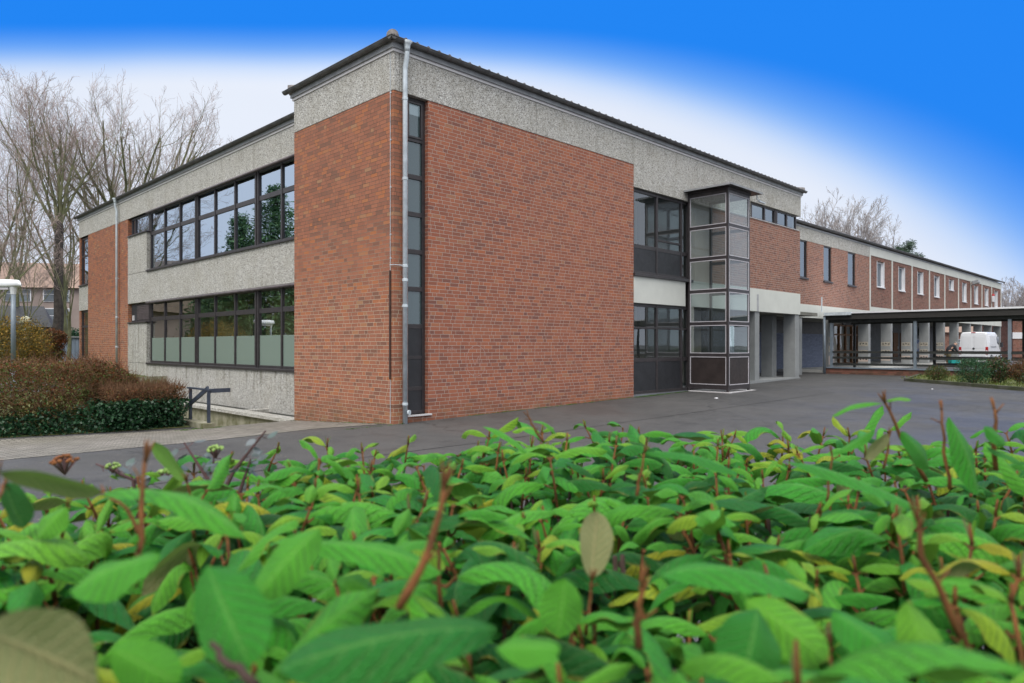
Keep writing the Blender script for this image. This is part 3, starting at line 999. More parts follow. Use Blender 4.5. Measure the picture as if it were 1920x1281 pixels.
# ------------------------------------------------------------------ glass tower
tower = thing('glass_tower', 'narrow glazed lift tower with dark frame and flat canopy in front of the brick school', 'glass tower', (12.4, -0.7, 0.2))
TX0, TX1, TY = 11.70, 13.16, -1.44
LV = [0.36, 1.36, 2.37, 3.41, 4.45, 5.47, 6.47]
b = MB()
for (x, y, w_) in ((TX0, TY, 0.07), (TX1 - 0.07, TY, 0.07), (TX0, -0.08, 0.07), (TX1 - 0.07, -0.08, 0.07)):
    b.box(x, x + w_, y, y + 0.07, 0.2, 6.62)
for z in LV[:-1] + [6.53]:
    hh = 0.055 if z != LV[0] else 0.10
    b.box(TX0 + 0.003, TX1 - 0.003, TY + 0.003, TY + 0.06, z - hh, z + 0.05)
    b.box(TX0 + 0.004, TX0 + 0.06, TY + 0.004, -0.02, z - hh + 0.001, z + 0.049)
    b.box(TX1 - 0.06, TX1 - 0.004, TY + 0.004, -0.02, z - hh + 0.001, z + 0.049)
b.build('frame', m_frame, tower, bevel=0.004)
edges = [LV[i] + 0.05 for i in range(6)]
tops = [LV[i + 1] - 0.055 for i in range(5)] + [6.475]
for i in range(6):
    z0, z1 = edges[i], tops[i]
    g = MB()
    mt = m_panel2 if i == 0 else m_glass_tw
    g.face([(TX0 + 0.02, TY + 0.05, z0), (TX0 + 0.02, -0.03, z0), (TX0 + 0.02, -0.03, z1), (TX0 + 0.02, TY + 0.05, z1)])
    p = g.build('panel' if i == 0 else 'pane', mt, tower)
    r = MB()
    y0, y1 = TY + 0.07, -0.09
    r.box(TX0 - 0.004, TX0 + 0.018, y0, y1, z0 + 0.0, z0 + 0.022); r.box(TX0 - 0.004, TX0 + 0.018, y0, y1, z1 - 0.022, z1)
    r.box(TX0 - 0.0035, TX0 + 0.018, y0, y0 + 0.022, z0 + 0.001, z1 - 0.001); r.box(TX0 - 0.0035, TX0 + 0.018, y1 - 0.022, y1, z0 + 0.001, z1 - 0.001)
    r.build('gasket', m_rubber, p)
    g = MB()
    g.face([(TX0 + 0.05, TY + 0.02, z0), (TX1 - 0.05, TY + 0.02, z0), (TX1 - 0.05, TY + 0.02, z1), (TX0 + 0.05, TY + 0.02, z1)])
    p = g.build('panel' if i == 0 else 'pane', mt, tower)
    r = MB()
    x0, x1 = TX0 + 0.07, TX1 - 0.07
    r.box(x0, x1, TY - 0.004, TY + 0.018, z0, z0 + 0.022); r.box(x0, x1, TY - 0.004, TY + 0.018, z1 - 0.022, z1)
    r.box(x0, x0 + 0.022, TY - 0.0035, TY + 0.018, z0 + 0.001, z1 - 0.001); r.box(x1 - 0.022, x1, TY - 0.0035, TY + 0.018, z0 + 0.001, z1 - 0.001)
    r.build('gasket', m_rubber, p)
    if i:
        g = MB()
        g.face([(TX1 - 0.02, TY + 0.05, z0), (TX1 - 0.02, -0.03, z0), (TX1 - 0.02, -0.03, z1), (TX1 - 0.02, TY + 0.05, z1)])
        g.build('pane', mt, tower)
b = MB(); b.box(TX0 - 0.25, TX1 + 0.42, TY - 0.22, -0.02, 6.66, 6.70); b.box(TX0 - 0.02, TX1 + 0.02, TY - 0.02, -0.02, 6.585, 6.659); b.build('canopy', m_frame, tower)
b = MB(); b.box(TX0 - 0.27, TX1 + 0.44, TY - 0.24, TY - 0.221, 6.655, 6.715); b.box(TX0 - 0.27, TX0 - 0.251, TY - 0.22, -0.02, 6.656, 6.714); b.box(TX1 + 0.421, TX1 + 0.44, TY - 0.22, -0.02, 6.656, 6.714); b.build('canopy_edge', m_fascia, tower)
b = MB(); b.box(TX0 - 0.04, TX1 + 0.30, TY - 0.08, -0.05, 0.155, 0.198); b.build('base_plate', m_white, tower)
b = MB(); b.tube([(TX1 + 0.3, TY - 0.1, 6.66), (TX1 + 0.3, TY - 0.1, 6.5), (TX1 + 0.42, TY - 0.1, 6.49), (TX1 + 0.8, TY - 0.12, 6.44)], 0.016, 6); b.box(TX1 + 0.40, TX1 + 0.82, TY - 0.15, TY - 0.08, 6.42, 6.45); b.build('flood_lamp', m_zinc, tower)
b = MB(); b.box(11.8, 12.1, 0.0, 0.015, 0.4, 6.4); b.box(12.1, 13.1, -0.01, 0.018, 3.5, 6.4); b.build('back_panel', m_inner_p, tower)

# ------------------------------------------------------------------ rear wing on pillars
FF = Facade('R', 1.1)
rear = thing('arcade_wing', 'long two storey brick school wing raised on grey pillars behind the covered walkway', 'building', (45, 6, 0.4))
TR = [32.42, 36.17, 40.0, 43.8, 47.55, 51.3, 55.0, 58.7, 62.25, 65.9]
bands(FF, rear, 'concrete_band', m_conc, [(20.7, 26.5), (26.5, 32.33)], 6.50, 7.08)
dk = [(23.0, 24.0, 4.78, 6.49), (25.93, 26.93, 4.78, 6.49), (29.1, 30.2, 4.78, 6.49)]
wall(FF, rear, 'brick_wall', m_brick_f, 20.7, 32.33, 3.56, 6.50, [(a, c, e, 6.51) for a, c, e, f in dk])
for a, c, e, f in dk:
    window(FF, rear, a, c, e, f, (), (), 0.065, 0.055, m_glass_up, sill=0.07)
bands(FF, rear, 'cream_band', m_cream, [(20.8, 25.4), (25.4, 32.33)], 2.95, 3.559)
holes = []
for i in range(len(TR) - 1):
    c = (TR[i] + TR[i + 1]) / 2 - 0.12
    holes.append((c - 0.62, c + 0.62, 5.62 if i == 4 else 4.94, 6.40))
for i in range(len(TR) - 1):
    wall(FF, rear, 'brick_wall', m_brick_b, TR[i] + 0.09, TR[i + 1] - 0.09, 3.80, 6.62, [holes[i]], 0.02, 0.24)
    a, c, e, f = holes[i]
    wd = window(FF, rear, a, c, e, f, (), (), 0.17, 0.09, m_glass_up, frame=m_whiteframe)
    rv = MB()
    FF.box(rv, a, a + 0.02, e, f, 0.0, 0.14); FF.box(rv, c - 0.02, c, e, f, 0.0, 0.14); FF.box(rv, a, c, e - 0.03, e + 0.02, -0.05, 0.14)
    rv.build('sill', m_whiteframe, wd)
for x in TR:
    b = MB(); FF.box(b, x - 0.09, x + 0.09, 3.79, 6.62, -0.01, 0.22); b.build('pilaster', m_cream, rear)
b = MB(); FF.box(b, 32.33, 66.0, 6.62, 7.08, -0.012, 0.22); b.build('cream_band', m_cream, rear)
b = MB(); FF.box(b, 32.33, 66.0, 3.36, 3.79, -0.014, 0.22); b.build('cream_band', m_cream, rear)
b = MB(); FF.box(b, 20.7, 66.1, 7.08, 7.16, -0.04, 0.2); b.build('fascia', m_fascia, rear)
gutter(FF, rear, 20.75, 66.6, 7.28, 0.12, 0.075, bracket=0.9)
roof_sheet(rear, 'roof', (20.9, 0.95, 7.28), (0, 7, 0), 0.9, 46.0, (1, 0, 0), 0.33)
FIN = [23.35, 26.35] + TR
m_mos = []
for nm, c1, c2 in (('mosaic_pale', (0.55, 0.52, 0.42), (0.30, 0.24, 0.2)), ('mosaic_rose', (0.55, 0.38, 0.33), (0.5, 0.48, 0.42))):
    m_mos.append(simple(nm, c1, 0.5, 0, 0.2, 14, col2=c2))
m_mosd = simple('mosaic_dark', (0.03, 0.03, 0.035), 0.5)
for i, x in enumerate(FIN):
    zt = 2.949 if i < 2 else 3.359
    w_ = 0.40 if i == 1 else (0.15 if i == 0 else 0.16)
    b = MB(); b.box(x - w_, x + w_, 1.13 if i != 1 else 0.9, (1.68 if i > 1 else (1.15 if i else 1.5)), 0.2, zt)
    pl = b.build('pillar', m_greycol, rear, bevel=0.01)
    if i == 1:
        for (zc, h, mm) in ((1.95, 0.14, 0), (1.5, 0.15, 0), (0.95, 0.21, 1)):
            q = MB(); q.box(x - 0.33, x + 0.33, 0.885, 0.899, zc - h, zc + h); mo = q.build('mosaic', m_mos[mm], pl)
            if mm == 0:
                q = MB()
                for k in range(4):
                    q.box(x - 0.25 + k * 0.13, x - 0.17 + k * 0.13, 0.88, 0.8845, zc - 0.06 + (k * 0.035 if zc < 1.7 else 0), zc - 0.01 + (k * 0.035 if zc < 1.7 else 0.02))
                q.build('tessera', m_mosd, mo)
    elif i >= 2 and i < 7:
        for (zc, h, mm) in ((1.75, 0.12, 0), (1.32, 0.09, 0), (0.9, 0.12, 1)):
            q = MB(); q.box(x - w_ - 0.012, x - w_ - 0.001, 1.16, 1.66, zc - h, zc + h)
            mo = q.build('mosaic', m_mos[mm], pl)
            q = MB()
            for k in range(3): q.box(x - w_ - 0.016, x - w_ - 0.0125, 1.2 + 0.15 * k, 1.29 + 0.15 * k, zc - 0.03 + 0.02 * (k % 2), zc + 0.03 + 0.02 * (k % 2))
            q.build('tessera', m_mosd, mo)
m_blue = brick_mat('blue_glazed_block', [(0, (0.16, 0.19, 0.27)), (0.5, (0.19, 0.225, 0.32)), (1, (0.22, 0.26, 0.36))], (0.13, 0.16, 0.23), (0.12, 0.14, 0.2), 2, 5, (0.17, 0.2, 0.28))
b = MB(); b.box(22.95, 32.0, 3.4, 3.6, 0.2, 2.3); b.build('glazed_wall', m_blue, rear)
b = MB(); b.box(22.95, 32.0, 3.42, 3.6, 2.301, 2.95); b.build('dark_window', m_panel, rear)
b = MB(); b.box(20.8, 66, 1.33, 6.5, 3.40, 3.52); b.box(20.8, 32.3, 1.33, 6.5, 2.97, 3.05); b.build('arcade_ceiling', m_inner_d, rear)
m_light_floor = simple('pale_paving', (0.42, 0.42, 0.40), 0.7, 0, 0.15, 2)
b = MB(); b.box(26, 66, 0.2, 6.5, 0.2, 0.47); b.build('arcade_floor', m_light_floor, rear)
b = MB(); b.box(43.5, 66.0, 6.3, 6.5, 0.4, 3.4); b.build('arcade_wall', m_greywall, rear)
b = MB(); b.box(20.7, 66, 1.36, 1.5, 3.56, 7.05); b.build('inner_wall', m_inner_d, rear)
b = MB(); b.box(65.6, 65.9, 1.35, 8, 3.5, 7.2); b.build('end_wall', m_brick_b, rear)
# glazed entrance with timber frames
m_timber = simple('brown_timber', (0.16, 0.075, 0.03), 0.6, 0, 0.3, 4)
b = MB()
for x in (36.2, 37.3, 38.4, 39.5, 40.6, 41.7): b.box(x, x + 0.14, 4.5, 4.64, 0.45, 2.96)
for z in (0.47, 1.25, 2.3, 2.88): b.box(36.2, 41.8, 4.52, 4.62, z, z + 0.1)
en = b.build('entrance', m_timber, rear)
g = MB(); g.face([(36.2, 4.57, 0.5), (41.8, 4.57, 0.5), (41.8, 4.57, 2.9), (36.2, 4.57, 2.9)]); g.build('pane', m_glass_lo, en)
b = MB(); b.box(32.0, 46, 6.6, 6.7, 0.3, 3.4); b.build('inner_wall', m_inner_p, rear)
for (x, wd_) in ((53.8, 1.1), (55.6, 0.9), (57.2, 0.9)):
    b = MB(); b.box(x, x + wd_, 6.22, 6.299, 0.47, 2.7); d = b.build('door', m_timber, rear)
    b = MB(); b.box(x + wd_ - 0.15, x + wd_ - 0.1, 6.17, 6.219, 1.4, 1.6); b.build('handle', m_zinc, d)
for i, (x, w_, col) in enumerate(((46.4, 2.0, (0.62, 0.60, 0.58)), (59.6, 1.5, (0.20, 0.28, 0.5)), (61.4, 0.8, (0.55, 0.58, 0.7)))):
    lab = ('glazed notice board with pale papers, nearest of those on the grey arcade wall', 'blue paper notice board on the grey arcade wall behind the middle pillars',
           'small pale notice board on the arcade wall nearest the van')[i]
    nb = thing('notice_board', lab, 'notice board', (x + w_ / 2, 6.28, 1.6), 'notice boards on the arcade wall')
    b = MB(); b.box(x, x + w_, 6.22, 6.298, 0.95, 2.25); b.build('frame', m_zinc, nb)
    b = MB(); b.box(x + 0.08, x + w_ - 0.08, 6.21, 6.2195, 1.03, 2.17); b.build('backing', m_greywall if i == 0 else simple('pinboard', col, 0.8), nb)
    for k in range(3):
        b = MB(); b.box(x + 0.14 + 0.36 * k * w_ / 1.5, x + 0.42 * w_ / 1.5 + 0.10 + 0.36 * k * w_ / 1.5, 6.203, 6.2095, 1.2 + 0.12 * k, 1.75 + 0.1 * k); b.build('paper', m_whiteframe, nb)
nb = thing('wall_clock', 'round dark wall clock high on the arcade wall near the van', 'clock', (61.0, 6.2, 2.85))
b = MB(); b.tube([(61.0, 6.29, 2.85), (61.0, 6.16, 2.85)], 0.36, 20); b.build('case', m_panel, nb)
b = MB(); b.tube([(61.0, 6.159, 2.85), (61.0, 6.15, 2.85)], 0.30, 20); b.build('face', m_greycol, nb)
sr = thing('alarm_siren', 'small white alarm siren with red top on a far pilaster of the pillared wing', 'siren', (62.25, 1.05, 5.6))
b = MB(); b.box(62.05, 62.45, 0.92, 1.08, 5.35, 5.85); b.build('housing', m_whiteframe, sr, bevel=0.02)
b = MB(); b.lathe((62.25, 1.0, 5.85), [(0.11, 0), (0.11, 0.12), (0.05, 0.18)], 12); b.build('beacon', simple('red_lens', (0.5, 0.03, 0.03), 0.3), sr)
sl = thing('flood_light', 'grey floodlight hanging below the cream band of the pillared wing', 'floodlight', (54.9, 1.0, 6.6))
b = MB(); b.obox((54.95, 0.75, 6.55), (0.28, 0, 0), (0, 0.2, -0.06), (0, 0.03, 0.12)); b.build('head', m_fascia, sl)
b = MB(); b.tube([(54.95, 1.09, 6.3), (54.95, 0.9, 6.4), (54.95, 0.78, 6.5)], 0.04, 8); b.build('arm', m_fascia, sl)

# ------------------------------------------------------------------ covered walkway
walk = thing('covered_walkway', 'flat roofed covered walkway with black rails on a low brick wall', 'walkway', (26.7, -6, 0.4))
YE = -16.0
b = MB(); b.box(25.0, 28.6, YE, 0.75, 3.13, 3.20); b.build('roof', m_whiteframe, walk)
def planks(name):
    m, t, bb, o = newmat(name)
    uv = uvnode(t)
    s = N(t, 'ShaderNodeSeparateXYZ'); t.links.new(uv, s.inputs[0])
    f = M(t, 'FRACT', M(t, 'DIVIDE', s.outputs[1], 0.055))
    st = N(t, 'ShaderNodeVectorMath', operation='MULTIPLY'); t.links.new(uv, st.inputs[0]); st.inputs[1].default_value = (1, 12, 1)
    c = MIX(t, noise_n(t, st.outputs[0], 3, 5), (0.010, 0.010, 0.010), (0.055, 0.050, 0.045))
    c = MIX(t, M(t, 'LESS_THAN', f, 0.15), c, (0.004, 0.004, 0.004))
    t.links.new(c, bb.inputs['Base Color']); bb.inputs['Roughness'].default_value = 0.8
    return m
m_plank = planks('dark_boarding')
b = MB(); b.box(25.06, 25.12, YE, 0.70, 2.86, 3.128); b.build('fascia', m_plank, walk)
b = MB(); b.box(28.48, 28.54, YE, 0.70, 2.86, 3.128); b.build('fascia', m_plank, walk)
b = MB(); b.box(25.125, 28.475, YE, 0.68, 3.06, 3.129); b.build('soffit', m_wood_d, walk)
b = MB()
b.box(25.22, 25.34, YE, 0.62, 2.72, 3.059); b.box(28.2, 28.32, YE, 0.62, 2.72, 3.059); b.build('beam', m_wood_d, walk)
PY = [0.48, -3.05, -6.45, -9.9, -13.3]
for y in PY:
    b = MB(); b.box(25.225, 25.335, y - 0.055, y + 0.055, 0.55, 2.72); b.build('post', m_post, walk)
    b = MB(); b.box(28.205, 28.315, y - 0.055, y + 0.055, 0.4, 2.72); b.build('post', m_wood_d, walk)
for z in (1.36, 1.10, 0.80):
    b = MB()
    for i in range(4):
        b.box(25.255, 25.305, PY[i + 1] + 0.056, PY[i] - 0.056, z - 0.05, z + 0.05)
    b.build('rail', m_wood_d, walk)
    b = MB()
    for i in range(1, 4):
        b.box(28.235, 28.285, PY[i + 1] + 0.056, PY[i] - 0.056, z - 0.05, z + 0.05)
    b.build('rail', m_wood_d, walk)
m_brick_low = brick_mat('brick_low_mossy', BRN, (0.12, 0.09, 0.05), (0.1, 0.08, 0.05), 0.2, 0.6, (0.09, 0.08, 0.035))
b = MB(); b.box(25.16, 25.40, YE, 0.70, 0.1, 0.60); b.build('brick_base', m_brick_low, walk)
b = MB(); b.box(25.10, 25.46, YE, 0.72, 0.602, 0.66); b.build('coping', m_post, walk)
b = MB(); b.box(25.47, 28.6, YE, 0.15, 0.2, 0.52); b.build('floor', m_light_floor, walk)
b = MB(); b.tube([(25.05, 0.85, 3.25), (25.05, 0.85, 3.95)], 0.03, 8)
b.build('vent_pipe', m_zinc, walk)
b = MB(); b.tube([(25.0, 0.70, 0.3), (25.0, 0.70, 3.05)], 0.055, 10); b.build('downpipe', m_post, walk, smooth=True)
b = MB(); b.box(24.9, 25.0, -0.5, 0.7, 3.06, 3.20); b.build('gutter', m_zinc, walk)

# ------------------------------------------------------------------ planting bed kerb on the right
m_kerb = simple('mossy_kerb', (0.11, 0.11, 0.09), 0.9, 0, 0.3, 3, 0.3, 0.4, col2=(0.045, 0.055, 0.02))
kb = [(25.1, -3.3), (20.9, -3.9), (17.9, -8.0), (14.2, -13.0), (12.5, -15.3)]
b = MB()
for i in range(len(kb) - 1):
    a, c = Vector((*kb[i], 0)), Vector((*kb[i + 1], 0))
    d = (c - a); L = d.length; d.normalize(); nrm = Vector((-d.y, d.x, 0))
    k = max(1, int(L / 1.0))
    for j in range(k):
        p0, p1 = a + d * (L * j / k + 0.006), a + d * (L * (j + 1) / k - 0.006)
        mid = (p0 + p1) / 2
        b.obox((mid.x, mid.y, gz(mid.x, mid.y) + 0.01), d * ((p1 - p0).length / 2), nrm * 0.06, (0, 0, 0.11))
tag(b.build('kerb', m_kerb, bevel=0.012), kind='structure')
b = MB()
bed = [(25.15, -3.4), (20.95, -3.98), (17.98, -8.05), (14.3, -13.05), (12.6, -15.3), (25.15, -15.3)]
for i in range(1, 5):
    b.face([(x, y, 0.40 if x > 24 else gz(x, y) + 0.075) for x, y in (bed[0], bed[i], bed[i + 1])])
tag(b.build('bed_soil', m_lawn), kind='structure')

# ------------------------------------------------------------------ plants: generic builders
def leafmat(name, c1, c2, rough=0.55, trans=0.25):
    m, t, b, o = newmat(name)
    n = noise_n(t, objco(t), 3.0, 3)
    wn = noise_n(t, objco(t), 41.0, 1)
    c = MIX(t, MR(t, M(t, 'ADD', n, M(t, 'MULTIPLY', M(t, 'SUBTRACT', wn, 0.5), 0.8)), 0.3, 0.7), c1, c2)
    t.links.new(c, b.inputs['Base Color'])
    b.inputs['Roughness'].default_value = rough
    b.inputs['Specular IOR Level'].default_value = 0.35
    if trans:
        tl = N(t, 'ShaderNodeBsdfTranslucent')
        t.links.new(c, tl.inputs[0])
        mx = N(t, 'ShaderNodeMixShader')
        mx.inputs[0].default_value = trans
        t.links.new(b.outputs[0], mx.inputs[1]); t.links.new(tl.outputs[0], mx.inputs[2])
        t.links.new(mx.outputs[0], o.inputs[0])
    return m


m_bark_g = simple('mossy_bark', (0.22, 0.235, 0.12), 0.9, 0, 0.3, 3, 0.2, 0.5, col2=(0.11, 0.105, 0.07))
m_bark_d = simple('dark_bark', (0.085, 0.075, 0.07), 0.9, 0, 0.3, 5, 0.2, 0.6, col2=(0.04, 0.035, 0.033))
m_twig = simple('bare_twig', (0.34, 0.27, 0.25), 0.9, 0, 0.2, 2, 0.2)
m_twig_g = simple('grey_twig', (0.33, 0.30, 0.29), 0.9, 0, 0.2, 2, 0.2)


def rnd_dir(r):
    while True:
        v = Vector((r.uniform(-1, 1), r.uniform(-1, 1), r.uniform(-1, 1)))
        if 0.05 < v.length < 1:
            return v.normalized()


def bare_tree(label, base, H, r0, fork, limbs, lean=0.5, seed=1, kids=(8, 7, 5), twig=m_twig, bark=m_bark_g, trunk_mat=None, group='bare winter trees',
              low=0.0, name='bare_tree', wob=0.155, trop=0.095, tw=0.0065, llen=None):
    r = random.Random(seed)
    base = Vector(base)
    root = thing(name, label, 'tree', base, group)
    tb, lb, cb = MB(), MB(), MB()
    top = base + Vector((r.uniform(-.3, .3), r.uniform(-.3, .3), fork))
    tb.tube([base, base.lerp(top, .33) + Vector((r.uniform(-.12, .12), r.uniform(-.12, .12), 0)), base.lerp(top, .7) + Vector((r.uniform(-.12, .12), r.uniform(-.12, .12), 0)), top, top + Vector((0, 0, .25))],
            [r0 * 1.25, r0, r0 * .9, r0 * .88, r0 * .5], 9)

    H = base.z + (H - base.z) * .94
    r0l = r0 * .72

    def grow(p, d, L, rad, lev):
        n = (6, 5, 4, 3)[lev]
        pts, rads = [p.copy()], [rad]
        q, dd = p.copy(), d.copy()
        endr = rad * 0.28 if lev < 2 else rad * 0.35
        for i in range(n):
            dd = (dd + rnd_dir(r) * wob * (1 + .5 * lev) + Vector((0, 0, trop * (1 if lev else 1.2)))).normalized()
            q = q + dd * (L / n)
            pts.append(q.copy())
            rads.append(rad + (endr - rad) * (i + 1) / n)
        (lb if lev < 2 else cb).tube(pts, [max(x * (1 if lev < 2 else .8), tw) for x in rads], (6, 5, 3, 3)[lev], cap=False)
        if lev >= len(kids) or (lev == 2 and r.random() < .08):
            return
        for k in range(kids[lev] + (2 if lev == 2 else 0)):
            f = 0.22 + 0.78 * (k + r.random()) / (kids[lev] + (2 if lev == 2 else 0))
            x = f * n
            i = min(int(x), n - 1)
            p2 = pts[i].lerp(pts[i + 1], x - i)
            ax = (pts[i + 1] - pts[i]).normalized()
            side = rnd_dir(r)
            side = (side - ax * side.dot(ax)).normalized()
            d2 = (ax * r.uniform(.75, 1.15) + side * r.uniform(.45, .9)).normalized()
            grow(p2, d2, L * r.uniform(.34, .55) * (1.1 - .35 * f), rads[i] * (.48 if lev else .42), lev + 1)
    for k in range(limbs):
        a = 2 * math.pi * (k + r.uniform(-.3, .3)) / limbs
        ln = lean * r.uniform(.35, 1.15)
        h = fork * (1 - low * r.random())
        d = Vector((math.cos(a) * ln, math.sin(a) * ln, 1)).normalized()
        p = base.lerp(top, h / fork)
        grow(p, d, (llen or (H - h)) * r.uniform(.66, .84) / max(.85, d.z), r0l * r.uniform(.40, .62), 0)
    tb.build('trunk', trunk_mat or bark, root, boxuv=False)
    lb.build('limbs', bark, root, boxuv=False)
    cb.build('crown', twig, root, boxuv=False)
    return root


def leaf_quad(mb, p, n, s, r, mi, asp=0.5):
    t = n.orthogonal().normalized()
    a = r.uniform(0, 6.28)
    u = t * math.cos(a) + n.cross(t) * math.sin(a)
    v = n.cross(u)
    mb.face([p - u * s, p + v * s * asp, p + u * s, p - v * s * asp], mi)


def clump(mb, tw, region, n, size, r, pick, asp=0.5, twig_n=0, twig_len=0.2, twig_r=0.004, upb=0.0, lump=None):
    """leaf sized faces through a volume; region() gives a point or None, pick(p) a material slot"""
    c = 0
    while c < n:
        p = region()
        if lump:
            if noise.noise(p * lump[0]) < lump[1] - r.random() * .25:
                c += 0.25
                continue
        d = rnd_dir(r) + Vector((0, 0, upb))
        leaf_quad(mb, p, d.normalized(), size * r.uniform(.6, 1.3), r, pick(p), asp)
        c += 1
    for _ in range(twig_n):
        p = region()
        d = (rnd_dir(r) + Vector((0, 0, .8))).normalized()
        L = twig_len * r.uniform(.5, 1.4)
        mid = p + d * L * .5 + rnd_dir(r) * L * .12
        tw.tube([p, mid, p + d * L], [twig_r, twig_r * .8, twig_r * .4], 3, cap=False)


# ------------------------------------------------------------------ left hedge, ivy
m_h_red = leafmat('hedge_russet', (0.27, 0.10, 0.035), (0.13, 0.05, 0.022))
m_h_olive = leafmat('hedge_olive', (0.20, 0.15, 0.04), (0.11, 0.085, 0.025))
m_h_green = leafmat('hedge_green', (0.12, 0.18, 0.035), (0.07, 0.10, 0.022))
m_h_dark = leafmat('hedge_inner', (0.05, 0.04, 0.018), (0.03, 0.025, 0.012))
m_ivy1 = leafmat('ivy_dark', (0.022, 0.075, 0.03), (0.010, 0.035, 0.016), 0.35, 0.1)
m_ivy2 = leafmat('ivy_light', (0.045, 0.12, 0.05), (0.025, 0.075, 0.03), 0.35, 0.15)
m_h_twig = simple('hedge_twig', (0.12, 0.065, 0.035), 0.9, 0, 0.3, 4, 0.2)
HM = [m_h_red, m_h_olive, m_h_green, m_h_dark]


def hedge_front(x):
    return lerpt(x, [-30, -12, -9, -6.7, -4.1, -2.45], [10.0, 6.9, 6.2, 5.45, 4.75, 4.65])


r = random.Random(11)
hedge = thing('clipped_hedge', 'long russet and olive twiggy hedge with ivy at its foot along the paved path', 'hedge', (-8, 7, -0.2))
fol, tw = MB(), MB()


def reg_tall():
    while True:
        x = -2.85 - 14 * (r.random() ** 1.3)
        y0 = hedge_front(x) + lerpt(x, [-4.6, -4.0], [0.55, 1.35])
        f = r.random()
        y = y0 + 2.4 * f * f
        ht = lerpt(x, [-16, -4.0, -3.5, -3.15, -2.85], [1.22, 1.22, 1.12, 0.85, 0.4]) + 0.08 * noise.noise(Vector((x * 2, y * 2, 0)))
        u = r.random()
        z = gz(x, y) + 0.1 + (ht - 0.1 + 0.30) * (1 - (1 - u) ** 1.0 * 1.0)
        front = (z - gz(x, y)) / ht
        y -= 0.25 * math.sin(min(1, max(0, front)) * 3.1)
        return Vector((x, y, z))


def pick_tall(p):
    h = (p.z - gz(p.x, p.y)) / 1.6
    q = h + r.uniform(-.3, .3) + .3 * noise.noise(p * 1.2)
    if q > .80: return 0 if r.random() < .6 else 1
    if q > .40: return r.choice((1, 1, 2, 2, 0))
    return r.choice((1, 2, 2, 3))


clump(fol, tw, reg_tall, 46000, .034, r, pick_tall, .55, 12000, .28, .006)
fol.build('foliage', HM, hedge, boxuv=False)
tw.build('twigs', m_h_twig, hedge, boxuv=False)
iv = MB()


def reg_ivy():
    x = -2.55 - 13 * (r.random() ** 1.4)
    ht = 0.50 + 0.30 * noise.noise(Vector((x * 1.3, 3, 0))) + .18 * noise.noise(Vector((x * 4.3, 3, 0))) + .15 * (r.random() - .3) + (0.15 if x > -3.8 else 0)
    z = r.random() * ht
    y = hedge_front(x) + 0.08 + 0.35 * r.random() + 0.25 * (z / .7) ** 2
    return Vector((x, y, gz(x, y) + z))


clump(iv, None, reg_ivy, 11000, .036, r, lambda p: 1 if r.random() < .22 else 0, .8, upb=.3)
iv.build('ivy', [m_ivy1, m_ivy2], hedge, boxuv=False)

low = thing('low_hedge', 'low flat topped russet hedge end with dark ivy beside the ramp handrail', 'hedge', (-3.1, 5.2, -0.2))
fol, tw = MB(), MB()


def reg_low():
    x = r.uniform(-4.1, -2.45)
    y = r.uniform(4.75, 6.3)
    z = gz(x, y) + 0.60 + 0.34 * r.random() ** .7 + .03 * noise.noise(Vector((x * 4, y * 4, 1)))
    return Vector((x, y, z))


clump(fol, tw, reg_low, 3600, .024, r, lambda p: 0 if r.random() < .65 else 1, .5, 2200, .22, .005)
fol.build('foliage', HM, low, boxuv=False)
for _ in range(60):
    x, y = r.uniform(-4.0, -2.5), r.uniform(4.9, 6.2)
    p = Vector((x, y, gz(x, y)))
    q = p + Vector((r.uniform(-.15, .15), r.uniform(-.15, .15), .45))
    tw.tube([p, q, q + Vector((r.uniform(-.3, .3), r.uniform(-.3, .3), .35))], [.012, .009, .004], 4, cap=False)
tw.build('twigs', m_h_twig, low, boxuv=False)
iv = MB()


def reg_ivy2():
    x, y = r.uniform(-4.1, -2.42), r.uniform(4.62, 6.0)
    return Vector((x, y, gz(x, y) + (.68 + .1 * noise.noise(Vector((x * 3, y * 3, 2)))) * r.random() ** .6))


clump(iv, None, reg_ivy2, 5200, .034, r, lambda p: 1 if r.random() < .25 else 0, .8, upb=.3)
iv.build('ivy', [m_ivy1, m_ivy2], low, boxuv=False)

# weeds and moss along the wall foot
m_weed = leafmat('weed_green', (0.08, 0.19, 0.02), (0.05, 0.11, 0.015), 0.6)
wd_ = MB()
def tuft(x, y, n, s):
    for _ in range(n):
        p = Vector((x + r.gauss(0, s), y + r.gauss(0, s * .4), 0)); p.z = gz(p.x, p.y) + .012
        leaf_quad(wd_, p, (rnd_dir(r) + Vector((0, 0, 1.2))).normalized(), r.uniform(.01, .022), r, 0, .4)
for _ in range(170): tuft(r.uniform(2.0, 11.6), -0.05 + r.uniform(-.05, .03), 6, .06)
for _ in range(60): tuft(r.uniform(8.6, 11.5), -0.10 + r.uniform(-.10, .03), 10, .07)
for _ in range(30): tuft(r.uniform(-1.2, 0.2), r.uniform(.3, 1.0) if r.random() < .0 else -.1, 4, .05)
for _ in range(40): tuft(r.uniform(-2.9, -1.9), r.uniform(3.9, 4.3), 8, .07)
for _ in range(40): tuft(-.06, r.uniform(.2, 4.2), 4, .04)
tag(wd_.build('weeds', m_weed, boxuv=False), 'short green weeds and moss along the foot of the brick wall', 'weeds', kind='stuff')
